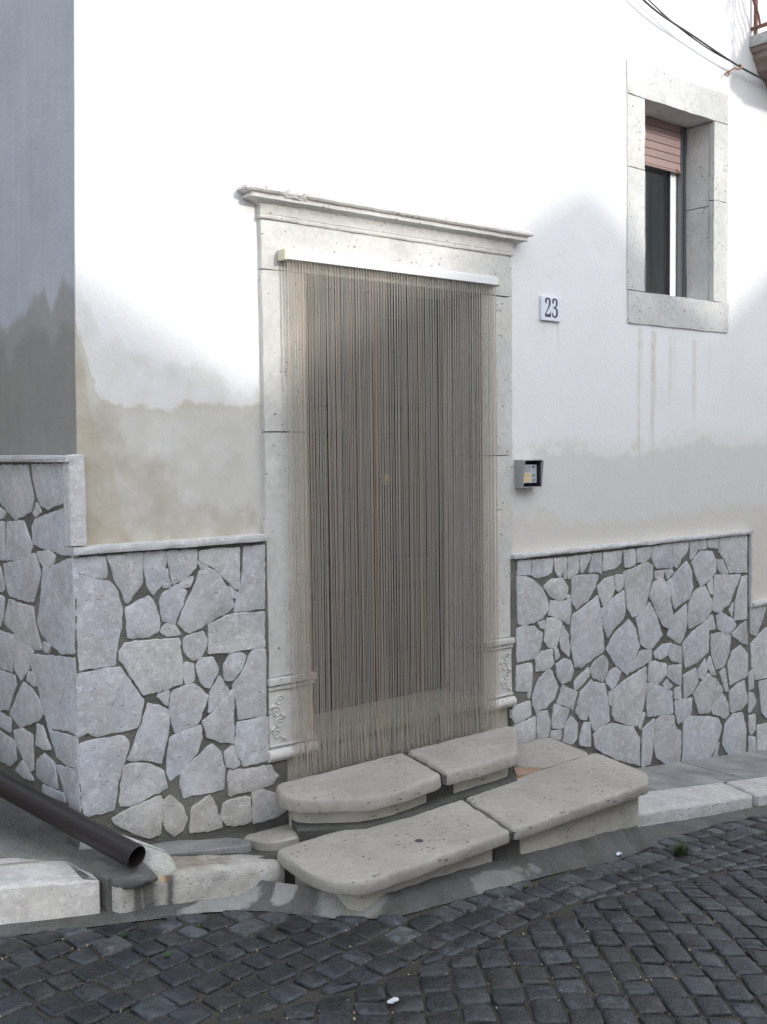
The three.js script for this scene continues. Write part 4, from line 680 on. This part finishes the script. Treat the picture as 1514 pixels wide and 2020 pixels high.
// -------- window with stone surround and roller shutter
{
  const win = group('window', house), S = (g) => mesh('stone_block', g, M.windowStone, win);
  S(block(3.28, 4.27, 3.6615, 3.845, -0.03, 0.009, { seed: 31 })); S(block(3.285, 3.445, 3.2615, 3.6605, -0.195, 0.008, { seed: 32 })); S(block(3.287, 3.447, 2.5775, 3.2605, -0.195, 0.0085, { seed: 33 }));
  S(block(4.125, 4.275, 3.19, 3.6605, -0.03, 0.008, { seed: 34 })); S(block(4.126, 4.278, 2.5775, 3.189, -0.03, 0.0085, { seed: 35 }));
  for (const g of [block(3.28, 4.26, 3.664, 3.83, -0.195, -0.0302, { seed: 37 }), block(4.128, 4.27, 3.16, 3.66, -0.195, -0.0302, { seed: 38 }), block(4.129, 4.27, 2.578, 3.159, -0.195, -0.0302, { seed: 39 })]) mesh('reveal_stone', g, M.windowStone, win);
  mesh('window_sill', block(3.292, 4.283, 2.392, 2.576, -0.3, 0.012, { seed: 36, wear: 0.006 }), M.windowStone, win);
  for (let i = 0; i < 7; i++) { const y0 = 3.392 + i * 0.0465; mesh('shutter_slat', box(3.44, 4.075, y0, y0 + 0.0445, -0.212 - 0.0, -0.198, 0.004), M.shutter[i % 2], win); }
  mesh('shutter_bar', box(3.44, 4.075, 3.378, 3.3905, -0.213, -0.196, 0.003), M.shutter[1], win);
  const hook = tube([[4.035, 3.40, -0.197], [4.035, 3.385, -0.186], [4.05, 3.378, -0.184], [4.055, 3.39, -0.186]], 0.004, { seg: 16, rad: 6 }); mesh('shutter_stop', hook, M.rust, win);
  mesh('shutter_guide', mergeGeometries([box(4.078, 4.098, 2.577, 3.70, -0.225, -0.197), box(4.112, 4.13, 2.577, 3.70, -0.225, -0.197), box(4.098, 4.112, 2.577, 3.70, -0.225, -0.216)]), M.guide, win);
  const frame = mesh('window_frame', mergeGeometries([box(3.40, 4.16, 2.577, 2.628, -0.262, -0.228, 0.004), box(4.01, 4.075, 2.6285, 3.7, -0.262, -0.228, 0.004), box(3.36, 3.43, 2.6285, 3.7, -0.262, -0.228, 0.004), box(3.40, 4.16, 3.70, 3.76, -0.262, -0.228, 0.004), box(4.0755, 4.16, 2.6285, 3.7, -0.27, -0.24)]), M.pvc, win);
  mesh('pane', box(3.425, 4.012, 2.622, 3.705, -0.249, -0.245), M.glass, win);
  mesh('pane_gasket', mergeGeometries([box(4.0035, 4.0095, 2.6285, 3.7, -0.2515, -0.226), box(3.43, 4.003, 2.6285, 2.634, -0.2515, -0.226)]), M.darkPlastic, win);
  mesh('room', mergeGeometries([box(3.2, 5.2, 2.0, 4.4, -2.2, -2.15), box(3.2, 5.2, 2.0, 2.05, -2.15, -0.345), box(3.2, 5.2, 4.35, 4.4, -2.15, -0.345), box(3.2, 3.25, 2.05, 4.35, -2.15, -0.345), box(5.15, 5.2, 2.05, 4.35, -2.15, -0.345), box(3.2, 3.42, 2.05, 4.35, -0.344, -0.342), box(4.16, 5.2, 2.05, 4.35, -0.344, -0.342)]), M.room, win);
}
// -------- balcony at the upper floor
{
  const bal = mesh('balcony', mergeGeometries([block(4.50, 6.6, 4.18, 4.25, -0.02, 0.80, { seed: 41 })]), M.balconySlab, house);
  const prof = [[0.0, 4.179], [0.012, 4.155], [0.03, 4.145], [0.034, 4.118], [0.055, 4.10], [0.075, 4.07], [0.08, 4.048], [0.12, 4.03], [0.17, 4.0], [0.2, 3.975]], pos = [];
  for (let j = 0; j + 1 < prof.length; j++) { const q = ([o, y]) => [[4.515 + o, y, -0.01], [4.515 + o, y, 0.78 - o * 2.4], [6.585 - o, y, 0.78 - o * 2.4], [6.585 - o, y, -0.01]], A = q(prof[j]), B = q(prof[j + 1]); for (let k = 0; k < 3; k++) for (const v of [A[k], B[k], B[k + 1], A[k], B[k + 1], A[k + 1]]) pos.push(...v); }
  const e = prof[prof.length - 1], b4 = [[4.515 + e[0], e[1], -0.01], [4.515 + e[0], e[1], 0.78 - e[0] * 2.4], [6.585 - e[0], e[1], 0.78 - e[0] * 2.4], [6.585 - e[0], e[1], -0.01]]; for (const k of [0, 2, 1, 0, 3, 2]) pos.push(...b4[k]);
  const g = new THREE.BufferGeometry(); g.setAttribute('position', new THREE.Float32BufferAttribute(pos, 3)); mesh('moulded_corbel', (() => { const q = boxUV(g); q.computeVertexNormals(); return toCreasedNormals(q, 0.4); })(), M.balconyStone, bal);
  const bar = (x, z, ox, oz) => { const P = [[0, 0], [0.02, 0.06], [0.09, 0.16], [0.105, 0.28], [0.06, 0.42], [0.015, 0.56], [0.0, 0.75], [0, 0.97]]; return tube(P.map(([o, y]) => [x + ox * o, 4.30 + y, z + oz * o]), 0.0085, { seg: 28, rad: 6 }); };
  for (let i = 0; i < 7; i++) mesh('baluster', bar(4.53, 0.06 + i * 0.115, -1, 0), M.iron, bal);
  for (let i = 0; i < 18; i++) mesh('baluster', bar(4.55 + i * 0.118, 0.77, 0, 1), M.iron, bal);
  mesh('rail', mergeGeometries([box(4.518, 4.542, 4.292, 4.308, 0.0, 0.78), box(4.518, 6.58, 4.2925, 4.3075, 0.758, 0.7805), box(4.515, 4.545, 5.265, 5.285, 0.0, 0.785), box(4.515, 6.58, 5.2655, 5.2845, 0.756, 0.786), box(4.521, 4.539, 4.25, 5.265, 0.02, 0.038), box(4.521, 4.539, 4.25, 5.265, 0.761, 0.779)]), M.iron, bal);
  mesh('balcony_door', box(4.95, 6.1, 4.26, 6.4, -0.02, 0.015), M.farWood, house);
}

// ---------------------------------------------------------------- entrance steps
{
  const steps = tag(group('entrance_steps'), 'two worn stone entrance steps with rounded noses below the doorway', 'steps');
  const slab = (P, y, th, r, seed) => { const a = [[0.4, 1], [0.08, 0.95], [0, 0.82], [0.02, 0.5], [0.08, 0.3], [0.25, 0.12], [0.55, 0.03], [1, 0]].map(([d, f]) => [r * d, y - th * f]); return mesh('step_slab', solid(densify(soften(soften(flip(P), 0.018), 0.006), 0.022), a, (u, v, h) => [u, h + 0.004 * (fbm(u * 5, v * 5, 361, 2) - 0.5), -v], { rough: 0.0055, freq: 30, seed, crease: 0.7, capNoise: 0.0012 }), M.step, steps); };
  const riser = (P, y0, y1, seed) => mesh('step_riser', solid(densify(soften(inset(ccw(flip(P)), 0.048), 0.03), 0.03), [[0, y0], [0, y1]], onGround, { rough: 0.004, freq: 18, seed }), M.riser, steps);
  const U1 = [[0.80, 0.115], [1.506, 0.108], [1.418, 0.492], [1.17, 0.525], [0.985, 0.508], [0.76, 0.345], [0.735, 0.25]], U2 = [[1.527, 0.108], [2.20, 0.105], [2.225, 0.15], [1.91, 0.465], [1.86, 0.482], [1.437, 0.49]];
  const L1 = [[0.575, 0.455], [0.78, 0.445], [1.495, 0.475], [1.52, 0.49], [1.394, 0.915], [0.69, 0.928], [0.61, 0.905], [0.555, 0.83], [0.54, 0.73], [0.555, 0.6]], L2 = [[1.534, 0.49], [1.57, 0.47], [2.48, 0.425], [2.50, 0.45], [2.42, 0.79], [2.38, 0.845], [2.29, 0.908], [1.408, 0.915]];
  slab(U1, 0.300, 0.06, 0.022, 51); slab(U2, 0.302, 0.06, 0.022, 52); slab(L1, 0.176, 0.050, 0.02, 53); slab(L2, 0.178, 0.050, 0.02, 54);
  const plug = new THREE.CylinderGeometry(0.017, 0.017, 0.01, 20); plug.translate(1.045, 0.1725, 0.755); mesh('iron_plug', plug, M.cable, steps);
  riser(U1, 0.10, 0.265, 55); riser(U2, 0.10, 0.265, 56); riser(L1, -0.22, 0.146, 57); riser(L2, -0.30, 0.148, 58);
  const bed = (P, y0, y1) => solid(densify(inset(ccw(flip(P)), 0.014), 0.05), [[0, y0], [0, y1]], onGround, { rough: 0.004, seed: 59 });
  mesh('mortar_joint', mergeGeometries([bed([[1.40, 0.13], [1.62, 0.13], [1.55, 0.452], [1.34, 0.455]], 0.12, 0.288), bed([[1.45, 0.40], [1.52, 0.40], [1.455, 0.492], [1.40, 0.492]], 0.255, 0.288), bed([[1.44, 0.46], [1.62, 0.46], [1.50, 0.882], [1.33, 0.884]], -0.2, 0.166), bed([[1.43, 0.82], [1.5, 0.82], [1.445, 0.915], [1.36, 0.915]], 0.136, 0.164), bed([[0.72, 0.38], [0.8, 0.2], [2.12, 0.2], [1.9, 0.47], [1.88, 0.505], [1.2, 0.545], [0.97, 0.525]], 0.0, 0.183), bed([[0.93, 0.02], [2.22, 0.02], [2.2, 0.2], [0.93, 0.2]], 0.05, 0.262)]), M.jointMortar, steps);
}

// ---------------------------------------------------------------- strand curtain
{
  const cur = tag(group('strand_curtain'), 'beige plastic strand curtain hanging from a white rail across the doorway', 'curtain');
  cur.position.set(1.55, 0.31, 0.075);
  const L = (x, y, z) => [x - 1.55, y - 0.31, z - 0.075];
  const railGeo = box(0.928, 2.182, 2.494, 2.534, 0.034, 0.085, 0.003); railGeo.translate(-1.55, -0.31, -0.075);
  const rail = mesh('rail', railGeo, M.whiteMetal, cur);
  for (const [a, b] of [[0.916, 0.9275], [2.1825, 2.194]]) { const g = box(a, b, 2.491, 2.537, 0.031, 0.087, 0.003); g.translate(-1.55, -0.31, -0.075); mesh('end_cap', g, M.creamPlastic, rail); }
  const R = rng(77), N = 236, x0 = 0.938, x1 = 2.176;
  let clump = 0;
  for (let i = 0; i < N; i++) {
    if (R() < 0.14) clump = (R() - 0.5) * 0.0095; else clump *= 0.75;
    const x = x0 + (x1 - x0) * i / (N - 1), z = 0.058 + (i % 3) * 0.008 + (R() - 0.5) * 0.004, end = 0.300 - 0.012 * R() * 1.6 + 0.02 * (R() < 0.15 ? R() : 0);
    const drift = clump + (R() - 0.5) * 0.0035, sway = (R() - 0.5) * 0.006, flick = R() < 0.35 ? (R() - 0.5) * 0.035 : (R() - 0.5) * 0.008, fz = (R() - 0.3) * 0.02;
    const pts = []; for (let k = 0; k <= 9; k++) { const t = k / 9, y = 2.495 + (end - 2.495) * t, e = Math.max(0, (t - 0.93) / 0.07); pts.push(L(x + drift * smooth(0, 0.35, t) + sway * Math.sin(t * 7 + i) * t + flick * e * e, y, z + fz * e * e)); }
    mesh('strand', tube(pts, 0.00165 + 0.00045 * R(), { seg: 22, rad: 5 }), M.strand[Math.floor(R() * 4)], cur);
  }
}

// ---------------------------------------------------------------- things on the wall
{ // enamelled number plate
  const cv = document.createElement('canvas'); cv.width = 512; cv.height = 424; const c = cv.getContext('2d');
  c.fillStyle = '#dfe4ec'; c.fillRect(0, 0, 512, 424);
  c.fillStyle = '#39414d'; c.textAlign = 'center'; c.textBaseline = 'alphabetic';
  for (const [ch, x] of [['2', 165], ['3', 350]]) { c.save(); c.translate(x, 362); c.scale(1.0, 1.42); c.font = 'bold 330px serif'; c.fillText(ch, 0, 0); c.restore(); }
  const t = new THREE.CanvasTexture(cv); t.colorSpace = THREE.SRGBColorSpace; t.anisotropy = 4;
  const g = new RoundedBoxGeometry(0.152, 0.126, 0.012, 3, 0.003), p = g.attributes.position, uv = g.attributes.uv; for (let i = 0; i < p.count; i++) uv.setXY(i, p.getX(i) / 0.152 + 0.5, p.getY(i) / 0.126 + 0.5);
  const o = tag(mesh('number_plate', g, mat({ map: t, roughness: 0.3 })), 'white enamel house number plate reading 23 right of the doorway', 'number plate'); o.position.set(2.644, 2.421, 0.0095); o.rotation.z = -0.008;
}
{ // intercom under a small hood
  const o = tag(group('intercom'), 'grey door intercom under a deep dark lined hood beside the doorway', 'intercom'); o.position.set(2.447, 1.49, 0);
  const hw = 0.072, H = 0.143, top = 0.072, bot = 0.058, th = 0.004;
  const sideShape = (x) => { const s = new THREE.Shape([[0, 0], [bot, 0], [top, H - 0.008], [top - 0.008, H], [0, H]].map((q) => new THREE.Vector2(...q))); const g = new THREE.ExtrudeGeometry(s, { depth: th, bevelEnabled: false }); g.rotateY(-Math.PI / 2); g.translate(x, 0, 0); return boxUV(g); };
  mesh('hood', mergeGeometries([sideShape(-hw + th), sideShape(hw), box(-hw + th, hw - th, H - th, H - 0.0005, 0, top - 0.006), box(-hw + th, hw - th, 0.0005, th, 0, bot - 0.001)]), M.greyPlastic, o);
  mesh('hood_lining', mergeGeometries([box(-hw + th, -hw + th + 0.002, th, H - th, 0.002, bot - 0.004), box(hw - th - 0.002, hw - th, th, H - th, 0.002, bot - 0.004), box(-hw + th + 0.002, hw - th - 0.002, H - th - 0.002, H - th, 0.002, top - 0.008), box(-hw + th + 0.002, hw - th - 0.002, th, th + 0.002, 0.002, bot - 0.003), box(-hw + th, hw - th, th, H - th, 0, 0.002)]), M.darkPlastic, o);
  const face = mesh('front_plate', box(-0.058, 0.054, 0.022, 0.118, 0.002, 0.040, 0.003), M.brushed, o);
  for (let i = 0; i < 6; i++) mesh('speaker_slot', box(-0.044, 0.008, 0.079 + i * 0.0055, 0.0815 + i * 0.0055, 0.0395, 0.0408), M.greyKey, face);
  mesh('indicator', box(0.020, 0.034, 0.100, 0.110, 0.0395, 0.041), M.darkPlastic, face);
  for (const y of [0.030, 0.054]) { mesh('name_card', box(-0.044, 0.008, y, y + 0.018, 0.0395, 0.0408), M.cardPaper, face); mesh('call_button', box(0.018, 0.040, y + 0.001, y + 0.016, 0.0395, 0.043, 0.0015), M.greyKey, face); }
}
{ // cables slung along the wall on a hook
  const c1 = tag(mesh('cable', mergeGeometries([tube([[2.35, 4.78, 0.05], [2.85, 4.41, 0.06], [3.356, 4.164, 0.06], [3.85, 4.07, 0.065], [4.308, 4.006, 0.06], [4.62, 3.983, 0.06], [5.6, 3.95, 0.05]].map((p) => p), 0.006, { seg: 60, rad: 7 }), tube([[2.35, 4.79, 0.045], [2.9, 4.40, 0.05], [3.5, 4.155, 0.05], [3.9, 4.055, 0.055], [4.308, 4.012, 0.055], [4.65, 3.99, 0.05], [5.6, 3.96, 0.045]], 0.004, { seg: 60, rad: 6 })]), M.cable), 'pair of dark cables slung above the window towards the balcony', 'cable');
  const hook = tag(mesh('cable_hook', mergeGeometries([tube([[4.245, 3.965, -0.01], [4.245, 3.975, 0.03], [4.25, 3.985, 0.06]], 0.005, { seg: 10, rad: 6 }), tube([[4.25, 3.985, 0.06], [4.285, 3.985, 0.07], [4.31, 4.002, 0.072], [4.305, 4.022, 0.06]], 0.006, { seg: 14, rad: 6 }), tube([[4.21, 3.94, 0.04], [4.22, 3.965, 0.05], [4.25, 3.985, 0.06]], 0.005, { seg: 10, rad: 6 })]), M.rust), 'small rusty wall hook carrying the cables beside the balcony', 'hook');
}
{ // drainpipe end lying round the corner
  const o = tag(group('drainpipe'), 'dark brown drainpipe lying along the wall foot and ending at the kerb', 'pipe');
  const A = new THREE.Vector3(0.020, 0.277, 0.425), B = new THREE.Vector3(-0.205, 0.418, -0.29), C = B.clone().add(B.clone().sub(A).multiplyScalar(2.2)), ax = A.clone().sub(C), len = ax.length();
  const pos = C.clone(); o.position.copy(pos); o.quaternion.setFromUnitVectors(new THREE.Vector3(0, 1, 0), ax.normalize());
  const prof = [[0.0375, len - 0.16], [0.0375, len - 0.004], [0.039, len], [0.0415, len], [0.043, len - 0.004], [0.043, len * 0.62], [0.0465, len * 0.615], [0.0465, len * 0.58], [0.043, len * 0.575], [0.043, 0]].map((p) => new THREE.Vector2(...p));
  mesh('pipe_body', new THREE.LatheGeometry(prof, 40), M.pipe, o);
  mesh('pipe_bore', new THREE.LatheGeometry([[0.0, len - 0.5], [0.0372, len - 0.5], [0.0372, len - 0.158]].map((p) => new THREE.Vector2(...p)), 32), M.pipeIn, o);
}

// ---------------------------------------------------------------- small things on the street
{
  const R = rng(5);
  const tuft = (x, z, n, h, label) => {
    const o = group('weed_tuft'); const g = [];
    for (let i = 0; i < n; i++) {
      const a = R() * 6.283, l = h * (0.6 + 0.6 * R()), w = 0.0028 + 0.002 * R(), lean = 0.3 + 0.9 * R(), bx = (R() - 0.5) * h * 0.8, bz = (R() - 0.5) * h * 0.5, ca = Math.cos(a), sa = Math.sin(a), pos = [];
      const P = (t, s) => [bx + ca * l * lean * t * t - sa * w * s * (1 - t), l * t * (1 - 0.25 * t * lean), bz + sa * l * lean * t * t + ca * w * s * (1 - t)];
      for (let k = 0; k < 3; k++) { const t0 = k / 3, t1 = (k + 1) / 3; for (const v of [P(t0, -1), P(t0, 1), P(t1, 1), P(t0, -1), P(t1, 1), P(t1, -1)]) pos.push(...v); }
      const q = new THREE.BufferGeometry(); q.setAttribute('position', new THREE.Float32BufferAttribute(pos, 3)); q.computeVertexNormals(); g.push(q);
    }
    mesh('blades', mergeGeometries(g), M.leaf, o); o.position.set(x, roadY(x, z) - 0.006, z); tag(o, label, 'weed', 'weeds between the cobbles');
  };
  tuft(2.36, 1.03, 150, 0.062, 'largest green weed tuft among the cobbles below the street kerb');
  tuft(-0.06, 0.79, 30, 0.022, 'small weed tuft between dark cobbles below the drainpipe');
  tuft(0.14, 0.63, 18, 0.014, 'tiny weed between cobbles just below the rough kerb stone');
  tuft(-0.10, 0.56, 26, 0.016, 'low flat weed in the cobbles below the smooth kerb end');
  tuft(1.35, 1.03, 24, 0.018, 'low weed at the cement edge in front of the lower step');
  tuft(2.05, 1.2, 16, 0.014, 'tiny weed in a cobble joint left of the largest weed tuft');
  const crumple = (r, seed) => { const g = new THREE.IcosahedronGeometry(r, 2), p = g.attributes.position; for (let i = 0; i < p.count; i++) { const a = p.getX(i), b = p.getY(i), c = p.getZ(i), k = 0.75 + 0.6 * vnoise(a / r * 2.1 + 9 + c / r, b / r * 2.1 + 5, seed); p.setXYZ(i, a * k * 1.25, b * k * 0.8, c * k); } const q = g.index ? g.toNonIndexed() : g; q.computeVertexNormals(); return q; };
  const foil = tag(mesh('foil_scrap', crumple(0.013, 3), mat({ color: lin(0.55, 0.6, 0.66), roughness: 0.3, metalness: 0.8 })), 'shiny crumpled foil scrap on the cement below the right step end', 'litter'); foil.position.set(2.03, roadY(2.03, 0.945) + 0.014, 0.945);
  const pap = tag(mesh('paper_scrap', crumple(0.012, 8), M.paper), 'tiny white paper scrap on the cobbles near the bottom edge', 'litter'); pap.scale.set(1.1, 0.5, 0.8); pap.position.set(0.35, roadY(0.35, 1.43) + 0.006, 1.43);
}

// ---------------------------------------------------------------- houses across the street and the alley, whose gables shade the lower wall
function farHouse(outline, z0, z1, m, roofs, opens, label) {
  const o = tag(group('gabled_house'), label, 'house', 'houses across the street and alley');
  const g = new THREE.ExtrudeGeometry(new THREE.Shape(outline.map((p) => new THREE.Vector2(...p))), { depth: z1 - z0, bevelEnabled: false }); g.translate(0, 0, z0);
  mesh('wall', boxUV(g), m, o);
  for (const [x0, y0, x1, y1] of roofs) { const d = Math.hypot(x1 - x0, y1 - y0), nx = -(y1 - y0) / d * 0.08, ny = (x1 - x0) / d * 0.08; const s = new THREE.Shape([[x0, y0 + 0.002], [x1, y1 + 0.002], [x1 + nx, y1 + ny], [x0 + nx, y0 + ny]].map((p) => new THREE.Vector2(...p))); const r = new THREE.ExtrudeGeometry(s, { depth: z1 - z0 + 0.1, bevelEnabled: false }); r.translate(0, 0, z0 - 0.05); mesh('roof', boxUV(r), M.roofTile, o); }
  for (const [x, y, w, h, kind] of opens) { const f = mesh(kind, box(x, x + w, y, y + h, z0 - 0.03, z0 + 0.02), kind === 'door' ? M.farWood : M.pvc, o); if (kind === 'window') mesh('pane', box(x + 0.06, x + w - 0.06, y + 0.06, y + h - 0.06, z0 - 0.034, z0 - 0.031), mat({ color: lin(0.05, 0.06, 0.07), roughness: 0.1 }), f); }
  return o;
}
farHouse([[-1.9, -0.8], [2.11, -0.8], [2.11, 3.71], [0.32, 4.79], [-1.9, 3.56]], 5, 11, M.farPlaster[0], [[-1.9, 3.56, 0.32, 4.79], [0.32, 4.79, 2.12, 3.71]], [[-0.6, 1.9, 0.9, 1.2, 'window'], [0.9, 1.9, 0.8, 1.2, 'window'], [0.2, -0.1, 0.9, 1.9, 'door']], 'cream gabled house facing the doorway across the street');
farHouse([[2.13, -1], [5.45, -1], [5.45, 4.22], [4.23, 4.93], [2.13, 3.71]], 5, 11, M.farPlaster[1], [[2.13, 3.71, 4.23, 4.93], [4.23, 4.93, 5.44, 4.22]], [[2.6, 1.8, 0.9, 1.2, 'window'], [4.2, 1.8, 0.9, 1.2, 'window'], [3.4, -0.4, 0.9, 2.0, 'door']], 'grey gabled house facing the window across the street');
farHouse([[5.47, -1.2], [9.9, -1.2], [9.9, 4.31], [7.7, 5.71], [5.47, 4.22]], 5, 11, M.farPlaster[2], [[5.47, 4.22, 7.7, 5.71], [7.7, 5.71, 9.9, 4.31]], [[6.2, 1.8, 0.9, 1.2, 'window'], [8.2, 1.8, 0.9, 1.2, 'window'], [7.2, -0.7, 0.9, 2.0, 'door']], 'ochre gabled house downhill across the street');
farHouse([[-7, 0.2], [-2.7, 0.2], [-2.7, 5.4], [-4.9, 6.5], [-7, 5.4]], -7, 0.3, M.farPlaster[3], [[-7.1, 5.35, -4.9, 6.5], [-4.9, 6.5, -2.6, 5.35]], [], 'pale gabled house across the alley from the corner');

renderer.render(scene, camera);
